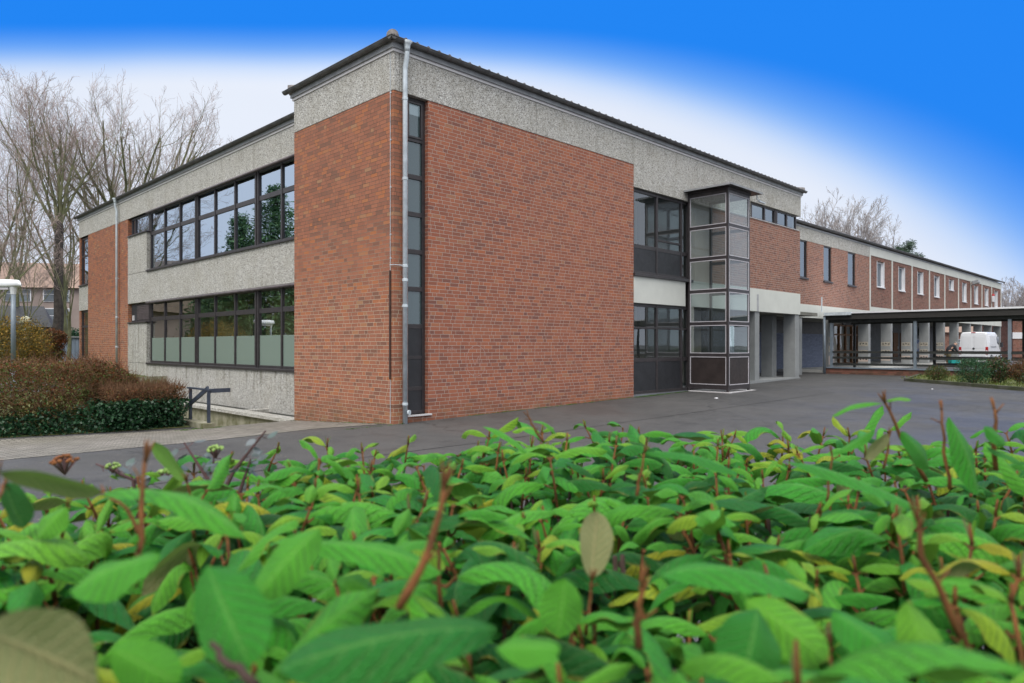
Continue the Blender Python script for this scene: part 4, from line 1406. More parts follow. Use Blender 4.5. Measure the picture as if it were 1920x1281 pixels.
# grass blades on lawn and bed
gb = MB()
for _ in range(9000):
    x, y = r.uniform(-14, 0.5), r.uniform(14, 38)
    p = Vector((x, y, gz(x, y) + .02))
    a = r.uniform(0, 6.28); d = Vector((math.cos(a), math.sin(a), 0)) * .03
    gb.face([p - d, p + d, p + Vector((r.uniform(-.06, .06), r.uniform(-.06, .06), r.uniform(.06, .16)))])
for _ in range(5000):
    x = r.uniform(17, 25); y = r.uniform(-14, -3.6)
    if x < lerpt(y, [-15, -8, -3.9], [12.8, 18.2, 21.2]): continue
    p = Vector((x, y, gz(x, y) + .075))
    a = r.uniform(0, 6.28); d = Vector((math.cos(a), math.sin(a), 0)) * .02
    gb.face([p - d, p + d, p + Vector((r.uniform(-.05, .05), r.uniform(-.05, .05), r.uniform(.05, .13)))])
tag(gb.build('grass', leafmat('grass_blades', (0.10, 0.16, 0.03), (0.17, 0.17, 0.05)), boxuv=False), 'thin winter grass on the lawn and in the planting bed', 'grass', kind='stuff')

# ------------------------------------------------------------------ shrubs on the left lawn
def ball_reg(c, rx, ry, rz, rr, shell=.55, flat=False):
    c = Vector(c)
    def f():
        d = rnd_dir(rr)
        k = (shell + (1 - shell) * rr.random()) * (1 + .12 * noise.noise(d * 2.5 + c))
        if flat:
            m = max(abs(d.x), abs(d.y), abs(d.z)) ; d = d / (m ** .75)
        return c + Vector((d.x * rx * k, d.y * ry * k, d.z * rz * k))
    return f


def shrub(name, label, c, rx, ry, rz, mats, n, size, seed, group=None, weights=None, flat=False, twigs=None, twn=300, asp=.55, lump=None, tl=.25, stem=True):
    rr = random.Random(seed)
    c = Vector(c)
    root = thing(name, label, 'shrub', (c.x, c.y, c.z - rz), group)
    fo, tww = MB(), MB()
    ch = list(range(len(mats)))
    clump(fo, tww, ball_reg(c, rx, ry, rz, rr, .45, flat), n, size, rr, lambda p: rr.choices(ch, weights)[0], asp, twn, tl, .006, .1, lump)
    if stem:
        for k in range(7):
            a = 6.28 * k / 7
            b0 = Vector((c.x + .08 * math.cos(a), c.y + .08 * math.sin(a), c.z - rz - .02))
            tww.tube([b0, b0 + Vector((rx * .3 * math.cos(a), ry * .3 * math.sin(a), rz * .8)), b0 + Vector((rx * .6 * math.cos(a), ry * .6 * math.sin(a), rz * 1.5))], [.02, .014, .006], 4, cap=False)
    fo.build('foliage', mats, root, boxuv=False)
    tww.build('stems', twigs or m_h_twig, root, boxuv=False)
    return root


m_forsy = leafmat('yellow_twigs', (0.42, 0.25, 0.03), (0.24, 0.15, 0.03))
m_forsy2 = leafmat('yellow_green', (0.20, 0.17, 0.04), (0.12, 0.11, 0.03))
p = at(22, 640, 28); shrub('shrub', 'bushy yellow flowering shrub behind the left lamp post', (p.x, p.y, 1.75), 1.5, 1.2, 1.15, [m_forsy, m_forsy2, m_h_dark], 5200, .045, 21, weights=(6, 3, 1), twn=900, tl=.5, twigs=m_forsy2)
p = at(64, 655, 30); shrub('shrub', 'small rust brown shrub right of the yellow shrub', (p.x, p.y, 1.45), .7, .6, .7, [m_h_red, m_h_olive], 1800, .05, 22, twn=200)
p = at(100, 640, 33); shrub('clipped_bush', 'rounded copper leaved clipped bush under the big bare tree', (p.x, p.y, 1.95), .62, .6, .55, [m_h_red, m_h_red, m_h_dark], 2400, .05, 23, twn=200)
p = at(100, 660, 33); shrub('shrub', 'loose brown undergrowth below the copper clipped bush', (p.x, p.y, 1.25), .55, .5, .45, [m_h_olive, m_h_red, m_h_green], 900, .05, 24, twn=300)
p = at(136, 622, 60); shrub('evergreen_bush', 'dark evergreen bush above the grey metal shed', (p.x, p.y, 2.0), 1.4, 1.2, 1.2, [m_ivy1, m_ivy2], 2000, .10, 25, twn=50)

# ------------------------------------------------------------------ shrubs in the right hand bed
m_box1 = leafmat('box_green', (0.055, 0.115, 0.022), (0.03, 0.065, 0.015))
m_box2 = leafmat('box_yellow', (0.15, 0.17, 0.03), (0.09, 0.11, 0.02))
m_yew1 = leafmat('clipped_green', (0.03, 0.10, 0.04), (0.018, 0.055, 0.025))
m_yew2 = leafmat('clipped_light', (0.07, 0.17, 0.065), (0.04, 0.11, 0.04))
m_laur = leafmat('laurel_leaf', (0.06, 0.11, 0.03), (0.035, 0.06, 0.02), .4)
m_laur2 = leafmat('laurel_pink', (0.24, 0.15, 0.11), (0.14, 0.09, 0.06), .5)
p = at(1757, 700, 25.7); shrub('round_shrub', 'small round yellow green shrub at the left end of the kerbed bed', (p.x, p.y, .67), .43, .43, .29, [m_box1, m_box2, m_h_dark], 2200, .022, 31, weights=(5, 3, 2), twn=120, tl=.12)
p = at(1824, 693, 24.2); shrub('clipped_shrub', 'square clipped dense green shrub in the kerbed bed before the van', (p.x, p.y, .80), .45, .5, .43, [m_yew1, m_yew2], 5200, .022, 32, weights=(6, 4), flat=True, twn=60, tl=.1)
p = at(1871, 693, 24.3); shrub('leafy_shrub', 'loose leafy shrub with pinkish young leaves right of the clipped shrub', (p.x, p.y, .83), .43, .45, .46, [m_laur, m_laur2, m_yew1], 1900, .038, 33, weights=(6, 2, 3), twn=150, tl=.2)
p = at(1916, 698, 23.8); shrub('twiggy_shrub', 'brown twiggy shrub at the right edge of the kerbed bed', (p.x, p.y, .75), .33, .4, .36, [m_h_olive, m_h_red, m_ivy1], 900, .03, 34, twn=500, tl=.3)
p = at(1940, 700, 22); shrub('leafy_shrub', 'dark leafy shrub at the far right edge of the bed', (p.x, p.y, .62), .4, .4, .26, [m_yew1, m_laur], 900, .03, 35, twn=60)

# ------------------------------------------------------------------ bare trees
T = lambda px, t, z: Vector((at(px, 648, t).x, at(px, 648, t).y, z))
bare_tree('tall bare tree with thick dark trunk standing behind the clipped bush', T(104, 42, .7), 17.6, .27, 8.2, 9, .50, 23, (8, 6, 5), trunk_mat=m_bark_d, low=.1)
bare_tree('bare tree with green mossy trunk just right of the thick dark trunk', T(122, 44, .7), 14.5, .25, 4.2, 5, .38, 4, (7, 6, 4), low=.2)
bare_tree('slender bare tree with forked green stem close to the brick wing end', T(128, 39, .7), 8.5, .10, 2.6, 4, .35, 5, (6, 5, 4), low=.2)
bare_tree('bare tree leaning out of the photo at the far left edge', T(-25, 40, .7), 14.5, .2, 3.5, 8, .75, 6, (8, 7, 4), low=.3)
bare_tree('bare tree with ascending grey limbs between the left edge and the dark trunk', T(38, 52, .7), 19.5, .2, 6.5, 6, .42, 8, (7, 6, 4), low=.2)
bare_tree('broad bare tree with many upright limbs rising behind the wing roof', T(245, 47, .6), 18.8, .36, 7.2, 13, .80, 29, (8, 6, 5), low=.15)
bare_tree('bare tree of thinner limbs left of the broad tree behind the wing roof', T(180, 54, .6), 20, .24, 7, 7, .46, 10, (8, 6, 4), low=.2)
bare_tree('smaller bare tree nearest the roof corner, behind the wing', T(358, 58, .6), 17.8, .22, 6, 10, .8, 12, (7, 6, 5), twig=m_twig_g, low=.2)
bare_tree('young bare tree with thin crossing branches at the left edge', T(4, 36, .7), 9.5, .10, 2.4, 6, .6, 13, (7, 6, 4), low=.4)
bare_tree('thin bare tree before the far orange roofed school', T(58, 48, .7), 9.5, .10, 2.8, 5, .5, 14, (7, 6, 4), low=.4)
bare_tree('wide bare tree rising above the pillared wing roof', T(1572, 84, .4), 18.6, .35, 8, 14, .85, 15, (8, 7, 5), twig=m_twig_g, bark=m_twig_g, low=.15, tw=.014)
bare_tree('bare tree of sparse branches right of the wide tree above the wing roof', T(1640, 86, .4), 16.0, .3, 7, 8, .75, 16, (7, 6, 5), twig=m_twig_g, bark=m_twig_g, low=.15, tw=.013)
for px, t, H, sd, lab in ((1893, 92, 9.6, 17, 'small bare tree beyond the end of the pillared wing'), (1935, 88, 10.5, 18, 'bare tree at the right edge above the walkway roof'),
                          (1908, 112, 10, 19, 'hazy bare tree furthest off at the right edge')):
    bare_tree(lab, T(px, t, .4), H, .16, 2.2, 7, .6, sd, (7, 6, 4), twig=m_twig_g, bark=m_twig_g, low=.3, tw=.014)

m_pine = leafmat('pine_needles', (0.075, 0.12, 0.075), (0.045, 0.075, 0.05), .7, .1)
def pine(label, base, H, crown_z, rx, seed, n=26):
    rr = random.Random(seed)
    root = thing('pine_tree', label, 'tree', base)
    b = MB(); b.tube([base, base + Vector((0, 0, H * .9))], [.3, .12], 8); b.build('trunk', m_bark_d, root)
    fo, tww = MB(), MB()
    for k in range(n):
        a = rr.uniform(0, 6.28); q = rx * rr.random() ** .5; z = rr.uniform(crown_z, H) ; q *= 1.1 - .6 * (z - crown_z) / (H - crown_z)
        c = Vector((base.x + q * math.cos(a), base.y + q * math.sin(a), z))
        tww.tube([Vector((base.x, base.y, z - .8)), c], [.06, .03], 4, cap=False)
        clump(fo, None, ball_reg(c, .75, .75, .5, rr, .1), 260, .13, rr, lambda p: 0, .25, upb=.6)
    fo.build('crown', m_pine, root, boxuv=False); tww.build('limbs', m_bark_d, root, boxuv=False)
pine('dark green pine crown showing above the pillared wing roof', T(1694, 78, .4), 13.0, 10.6, 2.0, 41)

# trees behind the photographer that the windows mirror
m_con1 = leafmat('conifer_dark', (0.09, 0.19, 0.09), (0.05, 0.12, 0.055), .6, .1)
m_con2 = leafmat('conifer_green', (0.17, 0.30, 0.11), (0.11, 0.21, 0.08), .6, .1)
def conifer(label, x, y, H, R, seed):
    rr = random.Random(seed)
    base = Vector((x, y, .3))
    root = thing('conifer', label, 'tree', base, 'conifers mirrored in the upper windows')
    b = MB(); b.tube([base, base + Vector((0, 0, H * .95))], [.25, .03], 8); b.build('trunk', m_bark_d, root)
    fo, tww = MB(), MB()
    z = .8
    while z < H:
        f = 1 - z / H
        rad = R * f ** .75 + .15
        for k in range(int(7 + 9 * f)):
            a = rr.uniform(0, 6.28); L = rad * rr.uniform(.65, 1.15)
            tip = base + Vector((L * math.cos(a), L * math.sin(a), z - .12 * L + rr.uniform(-.2, .3)))
            s = base + Vector((0, 0, z - .2))
            tww.tube([s, s.lerp(tip, .6) + Vector((0, 0, .15)), tip], [.04, .025, .01], 3, cap=False)
            for _ in range(int(50 + 80 * f)):
                q = s.lerp(tip, rr.uniform(.25, 1.05)) + rnd_dir(rr) * .38
                leaf_quad(fo, q, (rnd_dir(rr) + Vector((0, 0, .8))).normalized(), rr.uniform(.08, .17), rr, 0 if rr.random() < .6 else 1, .3)
        z += .42
    fo.build('crown', [m_con1, m_con2], root, boxuv=False); tww.build('limbs', m_bark_d, root, boxuv=False)


def virt(px, t):
    """real place of a thing whose mirror image in the side windows stands t metres out at column px"""
    p = at(px, 648, t)
    return 2 * 0.98 - p.x, p.y
for px, t, H, R, sd, lab in ((512, 45, 11.4, 4.2, 51, 'tallest dark conifer mirrored in the upper ribbon window'), (447, 44, 9.4, 3.2, 52, 'middle dark conifer mirrored in the upper ribbon window'),
                             (395, 46, 7.0, 2.4, 53, 'shortest dark conifer mirrored in the upper ribbon window'), (585, 48, 11.0, 4.0, 54, 'dark conifer mirrored beside the brick corner')):
    x, y = virt(px, t); conifer(lab, x, y, H, R, sd)
x, y = virt(222, 47)
bare_tree('bare tree mirrored in the left panes of the upper ribbon window', (x, y, .5), 13, .2, 4.5, 8, .9, 61, (7, 6, 4), low=.3, trop=.02)

# ------------------------------------------------------------------ lamps
m_lamp_w = simple('lamp_white', (0.72, 0.74, 0.75), 0.35, 0, 0.06, 3)
def street_lamp(label, x, y, zg, zh, dx):
    s = thing('street_lamp', label, 'street lamp', (x, y, zg), 'street lamps with white heads')
    b = MB(); b.tube([(x, y, zg - .1), (x, y, zg + 1.0)], .075, 14); b.tube([(x, y, zg + 1.0), (x, y, zh)], .06, 14); b.build('pole', m_post, s, smooth=True)
    b = MB()
    d = Vector(dx).normalized(); n = Vector((-d.y, d.x, 0)); c0 = Vector((x, y, zh))
    prof = [(-.22, .02, .05, .0), (-.14, .11, .16, .02), (0.1, .15, .20, .0), (.5, .15, .20, .0), (.75, .13, .18, .0), (.86, .05, .12, .03)]
    rings = []
    for (s_, hw, h, dz) in prof:
        o_ = len(b.v)
        for k in range(10):
            a = 2 * math.pi * k / 10
            b.v.append(tuple(c0 + d * s_ + n * hw * math.cos(a) + Vector((0, 0, dz + (h * .9 * math.sin(a) if math.sin(a) > 0 else h * .35 * math.sin(a)) + .12))))
        rings.append(o_)
    for i in range(len(rings) - 1):
        for k in range(10):
            b.f.append((rings[i] + k, rings[i] + (k + 1) % 10, rings[i + 1] + (k + 1) % 10, rings[i + 1] + k)); b.mi.append(0)
    b.f.append(tuple(rings[0] + k for k in range(10))); b.f.append(tuple(rings[-1] + k for k in range(10))); b.mi += [0, 0]
    b.build('lamp_head', m_lamp_w, s, smooth=True)
    b = MB(); b.lathe((x, y, zh - .12), [(.065, 0), (.075, .08), (.10, .2)], 12); b.build('collar', m_lamp_w, s)
    b = MB(); b.obox(c0 + d * .38 + Vector((0, 0, .035)), d * .3, n * .10, (0, 0, .03)); b.build('lens', m_rubber, s)
p = at(25, 648, 19.5)
street_lamp('grey lamp post with long white head at the left edge', p.x, p.y, gz(p.x, p.y), 3.2, -RT)
x, y = virt(497, 38)
street_lamp('white headed lamp post mirrored in the lower ribbon window', x, y, .5, 2.75, (FW + RT))
p = at(48, 600, 34)
gl = thing('globe_lamp', 'short garden lamp with pale domed globe head among the left shrubs', 'garden lamp', (p.x, p.y, .7))
b = MB(); b.tube([(p.x, p.y, .6), (p.x, p.y, 2.72)], .045, 10); b.build('pole', m_post, gl, smooth=True)
b = MB(); b.lathe((p.x, p.y, 2.72), [(.20, 0), (.25, .07), (.245, .16), (.20, .27), (.11, .345), (.02, .37)], 18); b.build('lamp_shade', simple('aged_globe', (0.52, 0.52, 0.38), .4, 0, .15, 5), gl, smooth=True)
b = MB(); b.lathe((p.x, p.y, 2.66), [(.08, 0), (.22, .03), (.26, .06), (.25, .075)], 18); b.build('collar', m_panel, gl)

# ------------------------------------------------------------------ distant buildings
m_bgbrick = simple('far_pale_brick', (0.30, 0.24, 0.215), .9, 0, .12, .5)
m_bgroof = simple('far_orange_tiles', (0.27, 0.185, 0.145), .9, 0, .2, 1.0)
m_bgwin = simple('far_dark_glass', (0.13, 0.15, 0.17), .15, 0, .3, .5)
def local_block(name, label, c, ang, W, Dp, eave, ridge, rows, brick=m_bgbrick, roofm=m_bgroof, cat='building', zg=.4, nwin=9, winw=1.7, hip=3.0):
    root = thing(name, label, cat, (c.x, c.y, zg))
    ux = Vector((math.cos(ang), math.sin(ang), 0)); uy = Vector((-ux.y, ux.x, 0)); C0 = Vector((c.x, c.y, 0))
    P = lambda a, d, z: C0 + ux * a + uy * d + Vector((0, 0, z))
    b = MB(); b.obox(P(0, Dp / 2, (zg + eave) / 2), ux * W / 2, uy * Dp / 2, (0, 0, (eave - zg) / 2)); b.build('wall', brick, root)
    b = MB(); o_ = .5
    A = [P(-W / 2 - o_, -o_, eave), P(W / 2 + o_, -o_, eave), P(W / 2 + o_, Dp + o_, eave), P(-W / 2 - o_, Dp + o_, eave)]
    R0, R1 = P(-W / 2 + hip, Dp / 2, ridge), P(W / 2 - hip, Dp / 2, ridge)
    b.face([A[0], A[1], R1, R0]); b.face([A[2], A[3], R0, R1]); b.face([A[1], A[2], R1]); b.face([A[3], A[0], R0]); b.face([A[3], A[2], A[1], A[0]])
    b.build('roof', roofm, root)
    for (z0, z1) in rows:
        for k in range(nwin):
            a = -W / 2 + W * (k + .5) / nwin
            b = MB(); b.obox(P(a, -.04, (z0 + z1) / 2), ux * winw / 2, uy * .06, (0, 0, (z1 - z0) / 2))
            wn_ = b.build('window', m_whiteframe, root)
            b = MB()
            for s_ in (-1, 1):
                for (q0, q1) in ((.04, .36), (.40, .96)):
                    zz0, zz1 = z1 - (z1 - z0) * q1, z1 - (z1 - z0) * q0
                    b.obox(P(a + s_ * winw * .245, -.115, (zz0 + zz1) / 2), ux * winw * .215, uy * .01, (0, 0, (zz1 - zz0) / 2))
            b.build('pane', m_bgwin, wn_)
    return root
c = at(70, 648, 76)
local_block('school_building', 'far pale brick school with orange hipped roof and white windows behind the trees', c, math.atan2(RT.y, RT.x) + .22, 30, 12, 7.9, 11.2, ((3.6, 5.7), (6.4, 7.7)), nwin=8, winw=2.6)
c = at(12, 648, 50)
sh = local_block('garden_shed', 'dark low gabled shed at the left edge behind the lamp post', c, math.atan2(RT.y, RT.x) + .5, 4.5, 4, 3.0, 4.6, (), brick=m_panel, roofm=m_panel, cat='shed', hip=.2)
c = at(140, 648, 41)
sd_ = thing('metal_shed', 'blue grey ribbed metal shed by the wing end', 'shed', (c.x, c.y, .7))
b = MB()
for k in range(16):
    q = c + RT * (-.85 + .105 * k); b.obox((q.x, q.y, 1.4), RT * .05, FW * (.02 if k % 2 else .035), (0, 0, .72))
b.obox((c.x + FW.x * .7, c.y + FW.y * .7, 1.4), RT * .8, FW * .6, (0, 0, .71)); b.build('wall', simple('blue_grey_metal', (0.22, 0.27, 0.34), .5, .1, .12, 2), sd_)
b = MB(); b.obox((c.x + FW.x * .6, c.y + FW.y * .6, 2.16), RT * .9, FW * .75, (0, 0, .035)); b.build('roof', m_fascia, sd_)
# mirrored house
x, y = virt(325, 62)
hs = local_block('brick_house', 'tiled brick house mirrored in the lower ribbon window', Vector((x - 1, y, 0)), math.radians(250), 12, 9, 4.2, 8.6, ((1.6, 2.9),), nwin=4, winw=1.2, hip=.1, roofm=simple('mirror_house_tiles', (0.22, 0.17, 0.13), .9, 0, .2, 2))
# right edge building
c = at(1990, 648, 62)
rb = local_block('brick_building', 'flat brick building with white band at the right edge beyond the walkway', c, math.atan2(RT.y, RT.x) - .2, 7.6, 8, 4.4, 4.6, (), brick=m_brick_b, roofm=m_fascia)
b = MB(); ang = math.atan2(RT.y, RT.x) - .2; ux = Vector((math.cos(ang), math.sin(ang), 0)); uy = Vector((-ux.y, ux.x, 0)); q = c - uy * .03
b.obox((q.x, q.y, 2.55), ux * 3.85, uy * .06, (0, 0, .28)); b.build('white_band', m_whiteframe, rb)
p = at(1897, 655, 70); shrub('hedge', 'distant dark green hedge between the pillared wing and the right building', (p.x, p.y, 1.3), 4.0, 2.0, .95, [m_yew1, m_h_green], 3000, .12, 71, flat=True, twn=20)
b = MB(); c = at(1893, 648, 74); b.obox((c.x, c.y, 1.5), RT * 5, FW * .05, (0, 0, 1.25)); fe = tag(b.build('fence', simple('grey_fence', (0.25, 0.27, 0.27), .7)), 'grey panel fence beyond the end of the pillared wing', 'fence')

c = at(1800, 648, 104)
local_block('brick_house', 'low brown brick house glimpsed between the furthest grey pillars', c, math.atan2(RT.y, RT.x), 22, 8, 3.6, 6.2, ((1.3, 2.6),), brick=m_brick_b, nwin=7, winw=1.3)
# ------------------------------------------------------------------ van
m_van = simple('van_white', (0.74, 0.75, 0.77), 0.3, 0, 0.03, 1, 0.5)
m_red = simple('tail_lamp_red', (0.42, 0.015, 0.02), 0.25)
VX, VY0, VY1, VZ = 46.2, -1.70, -0.06, 0.45
van = thing('delivery_van', 'white panel van seen from behind, parked before the grey pillars', 'van', (VX + 2.3, (VY0 + VY1) / 2, VZ))
cy, hw = (VY0 + VY1) / 2, (VY1 - VY0) / 2
# cross sections along the length: x, half width at sill, half width at roof, roof height, bottom height
secs = [(0, .96, .86, 2.02, .34), (.06, 1.0, .90, 2.10, .30), (.5, 1.0, .90, 2.13, .28), (2.9, 1.0, .90, 2.14, .26), (3.35, 1.0, .87, 2.05, .26), (3.95, .99, .76, 1.30, .26), (4.55, .94, .72, 1.08, .26), (4.75, .82, .66, .70, .30)]
b = MB(); rings = []
for (x, wa, wb, h, lo) in secs:
    o_ = len(b.v)
    k = hw
    mid = lo + (h - lo) * .48
    ring = [(-wa * .97, lo), (-wa, lo + .15), (-wa, mid), (-wb, h - .13), (-wb + .10, h - .02), (0, h), (wb - .10, h - .02), (wb, h - .13), (wa, mid), (wa, lo + .15), (wa * .97, lo)]
    for (yy, zz) in ring: b.v.append((VX + x, cy + yy * k, VZ + zz))
    rings.append(o_)
m_ = 11
for i in range(len(rings) - 1):
    for k in range(m_):
        k2 = (k + 1) % m_
        b.f.append((rings[i] + k, rings[i] + k2, rings[i + 1] + k2, rings[i + 1] + k)); b.mi.append(0)
b.f.append(tuple(rings[0] + k for k in range(m_))); b.f.append(tuple(rings[-1] + k for k in range(m_))); b.mi += [0, 0]
b.build('body', m_van, van, smooth=False, bevel=.02)
for s_ in (-1, 1):
    b = MB(); y0, y1 = sorted((cy + s_ * .008, cy + s_ * hw * .84)); b.box(VX - .022, VX + .01, y0, y1, VZ + .5, VZ + 1.92)
    d = b.build('rear_door', m_van, van, bevel=.018)
    b = MB(); b.box(VX - .032, VX - .021, y0 + .08, y1 - .08, VZ + 1.02, VZ + 1.82); b.build('pressing', m_van, d, bevel=.01)
    b = MB(); q = cy + s_ * hw * .925; b.box(VX - .03, VX + .08, q - .075, q + .075, VZ + .62, VZ + 1.12); tl = b.build('tail_light', m_red, van, bevel=.015)
    b = MB(); b.box(VX - .033, VX - .029, q - .05, q + .05, VZ + .80, VZ + .90); b.build('lens', m_whiteframe, tl)
    b = MB(); yy = cy + s_ * hw; b.box(VX + 3.55, VX + 3.65, yy + s_ * .02, yy + s_ * .18, VZ + 1.1, VZ + 1.42); b.build('mirror', m_panel, van)
    for xw in (.95, 3.85):
        b = MB(); yw = cy + s_ * hw * .93; b.tube([(VX + xw, yw - .1, VZ + .30), (VX + xw, yw + .1, VZ + .30)], .30, 20); wh = b.build('wheel', m_panel, van)
        b = MB(); b.tube([(VX + xw, yw + s_ * .101, VZ + .30), (VX + xw, yw + s_ * .112, VZ + .30)], .18, 16); b.build('rim', m_zinc, wh)
b = MB(); b.tube([(VX - .023, cy - .02, VZ + 1.0), (VX - .04, cy - .02, VZ + 1.0)], .07, 16); b.build('badge', m_panel, van)
b = MB(); b.box(VX - .026, VX - .022, cy - .16, cy + .16, VZ + .64, VZ + .74); b.build('handle', m_panel, van)
b = MB(); b.box(VX - .12, VX + .05, cy - hw * .98, cy + hw * .98, VZ + .27, VZ + .48); b.build('bumper', m_fascia, van, bevel=.03)
b = MB(); b.box(VX - .127, VX - .121, cy - .05, cy + .47, VZ + .35, VZ + .46); pl = b.build('number_plate', m_whiteframe, van)
b = MB(); b.box(VX - .130, VX - .1272, cy + .42, cy + .465, VZ + .352, VZ + .458); b.build('blue_strip', simple('plate_blue', (0.02, 0.07, 0.4), .5), pl)
b = MB(); b.box(VX - .01, VX + .06, cy - .12, cy + .12, VZ + 2.05, VZ + 2.1); b.build('brake_light', m_red, van)
b = MB()
b.box(VX + .5, VX + 2.6, cy - hw * 1.0 - .003, cy - hw * .9, VZ + 1.2, VZ + 1.9); b.build('side_panel', m_van, van, bevel=.02)
b = MB(); b.box(VX + 2.85, VX + 3.45, cy - hw * .975, cy - hw * .85, VZ + 1.22, VZ + 1.82); b.build('side_window', m_bgwin, van)
b = MB(); b.box(VX + .8, VX + 2.5, cy - hw * 1.0 - .02, cy - hw * .98, VZ + 1.10, VZ + 1.14); b.build('sliding_rail', m_panel, van)

# ------------------------------------------------------------------ person bending at the back of the van, and the box at their feet
def skin(name, mat, verts, edges, parent, sub=2):
    me = bpy.data.meshes.new(name)
    me.from_pydata([v[:3] for v in verts], edges, [])
    me.materials.append(mat)
    o = bpy.data.objects.new(name, me); COL.objects.link(o)
    md = o.modifiers.new('skin', 'SKIN'); md.use_smooth_shade = True
    lay = me.skin_vertices[0] if me.skin_vertices else None
    if lay is None:
        bm = __import__('bmesh').new(); bm.from_mesh(me); bm.verts.layers.skin.verify(); bm.to_mesh(me); bm.free(); lay = me.skin_vertices[0]
    for i, v in enumerate(verts):
        rr_ = v[3]
        lay.data[i].radius = rr_ if isinstance(rr_, tuple) else (rr_, rr_)
        lay.data[i].use_root = i == 0
    s = o.modifiers.new('sub', 'SUBSURF'); s.levels = sub; s.render_levels = sub
    o.parent = parent
    if parent: o.location = -parent.location
    return o
P0 = Vector((44.45, 0.12, .45))
per = thing('person', 'person in black jacket and khaki trousers bending forward behind the white van', 'person', P0)
SCL = .86
def W(a, h, d=0.0):          # a: along the bending direction, h: height, d: sideways
    q = P0 + RT * (a * SCL) + FW * (d * SCL); return (q.x, q.y, P0.z + h * SCL)
jk, skm = simple('black_jacket', (0.022, 0.024, 0.03), .8), simple('skin', (0.5, 0.3, 0.22), .6)
trm, hrm = simple('khaki_trousers', (0.14, 0.11, 0.06), .8), simple('grey_hair', (0.28, 0.26, 0.24), .8)
V = [(*W(-.10, .95), .15), (*W(.08, 1.22), .16), (*W(.30, 1.40), .17), (*W(.42, 1.46), .07), (*W(.52, 1.53), .105), (*W(.57, 1.60), .09)]
Ed = [(0, 1), (1, 2), (2, 3), (3, 4), (4, 5)]
def limb(start, pts):
    for p_ in pts:
        V.append(p_); Ed.append((start, len(V) - 1)); start = len(V) - 1
    return start
for s_ in (-1, 1):
    e_ = limb(0, [(*W(-.10, .90, s_ * .11), .105), (*W(-.02, .48, s_ * .12), .07), (*W(-.10, .08, s_ * .12), .045), (*W(.08, .03, s_ * .13), .04)])
    hnd = limb(2, [(*W(.30, 1.36, s_ * .20), .075), (*W(.36, 1.08, s_ * .24), .055), (*W(.58, .95, s_ * .18), .038), (*W(.66, .93, s_ * .16), .035)])
    for k in range(4):
        limb(hnd, [(*W(.72, .945 - .012 * k, s_ * (.145 + .018 * k)), .009), (*W(.76 - .008 * k, .915 - .01 * k, s_ * (.14 + .018 * k)), .008)])
    limb(hnd, [(*W(.68, .96, s_ * .11), .010)])
bd = skin('body', skm, V, Ed, per)
skin('jacket', jk, [(*W(-.13, .88), .185), (*W(.05, 1.20), .195), (*W(.28, 1.39), .205), (*W(.39, 1.43), .11), (*W(.29, 1.35, .21), .10), (*W(.36, 1.08, .245), .078), (*W(.55, .965, .19), .056), (*W(.29, 1.35, -.21), .10), (*W(.36, 1.08, -.245), .078), (*W(.55, .965, -.19), .056)],
     [(0, 1), (1, 2), (2, 3), (2, 4), (4, 5), (5, 6), (2, 7), (7, 8), (8, 9)], per)
skin('trousers', trm, [(*W(-.11, .90), .165), (*W(-.10, .85, .11), .125), (*W(-.02, .48, .12), .09), (*W(-.10, .10, .12), .068), (*W(-.10, .85, -.11), .125), (*W(-.02, .48, -.12), .09), (*W(-.10, .10, -.12), .068)], [(0, 1), (1, 2), (2, 3), (0, 4), (4, 5), (5, 6)], per)
skin('hair', hrm, [(*W(.46, 1.58), .085), (*W(.52, 1.62), .10), (*W(.58, 1.67), .06)], [(0, 1), (1, 2)], per)
q = at(1789, 676, 46)
bx = thing('plastic_crate', 'teal plastic crate on the ground below the bending person', 'crate', (q.x, q.y, .5))
m_teal = simple('teal_plastic', (0.01, 0.30, 0.28), .45, 0, .1, 4)
b = MB()
for (sx_, hx, hy) in ((0, .28, .02), (1, .28, .02)):
    b.obox((q.x, q.y, .68) if False else Vector((q.x, q.y, .68)) + FW * (.18 if sx_ else -.18), RT * .28, FW * .015, (0, 0, .18))
for s_ in (-1, 1): b.obox(Vector((q.x, q.y, .68)) + RT * .27 * s_, RT * .012, FW * .17, (0, 0, .178))
b.obox((q.x, q.y, .52), RT * .27, FW * .17, (0, 0, .012)); b.build('shell', m_teal, bx)
b = MB(); b.obox(Vector((q.x, q.y, .86)) - FW * .18, RT * .30, FW * .022, (0, 0, .02)); b.obox(Vector((q.x, q.y, .86)) + FW * .18, RT * .30, FW * .022, (0, 0, .02)); b.build('rim', m_teal, bx)

# litter on the yard
for k, (px, py, lab, sz) in enumerate(((1343, 744, 'crumpled white paper scrap on the asphalt before the glass tower', .045), (1748, 733, 'white scrap lying at the kerb under the round shrub', .03))):
    q = at(px, py, 1.46 * FPX / (py - HZ)); b = MB()
    rr = random.Random(k)
    b.lathe((q.x, q.y, gz(q.x, q.y) + .004), [(.5 * sz, 0), (sz, .3 * sz), (.8 * sz, .7 * sz), (.3 * sz, .8 * sz)], 7)
    b.v = [(x + rr.uniform(-.3, .3) * sz, y + rr.uniform(-.3, .3) * sz, z + rr.uniform(0, .15) * sz) for x, y, z in b.v]
    tag(b.build('paper_scrap', m_whiteframe), lab, 'litter', 'white litter on the yard')

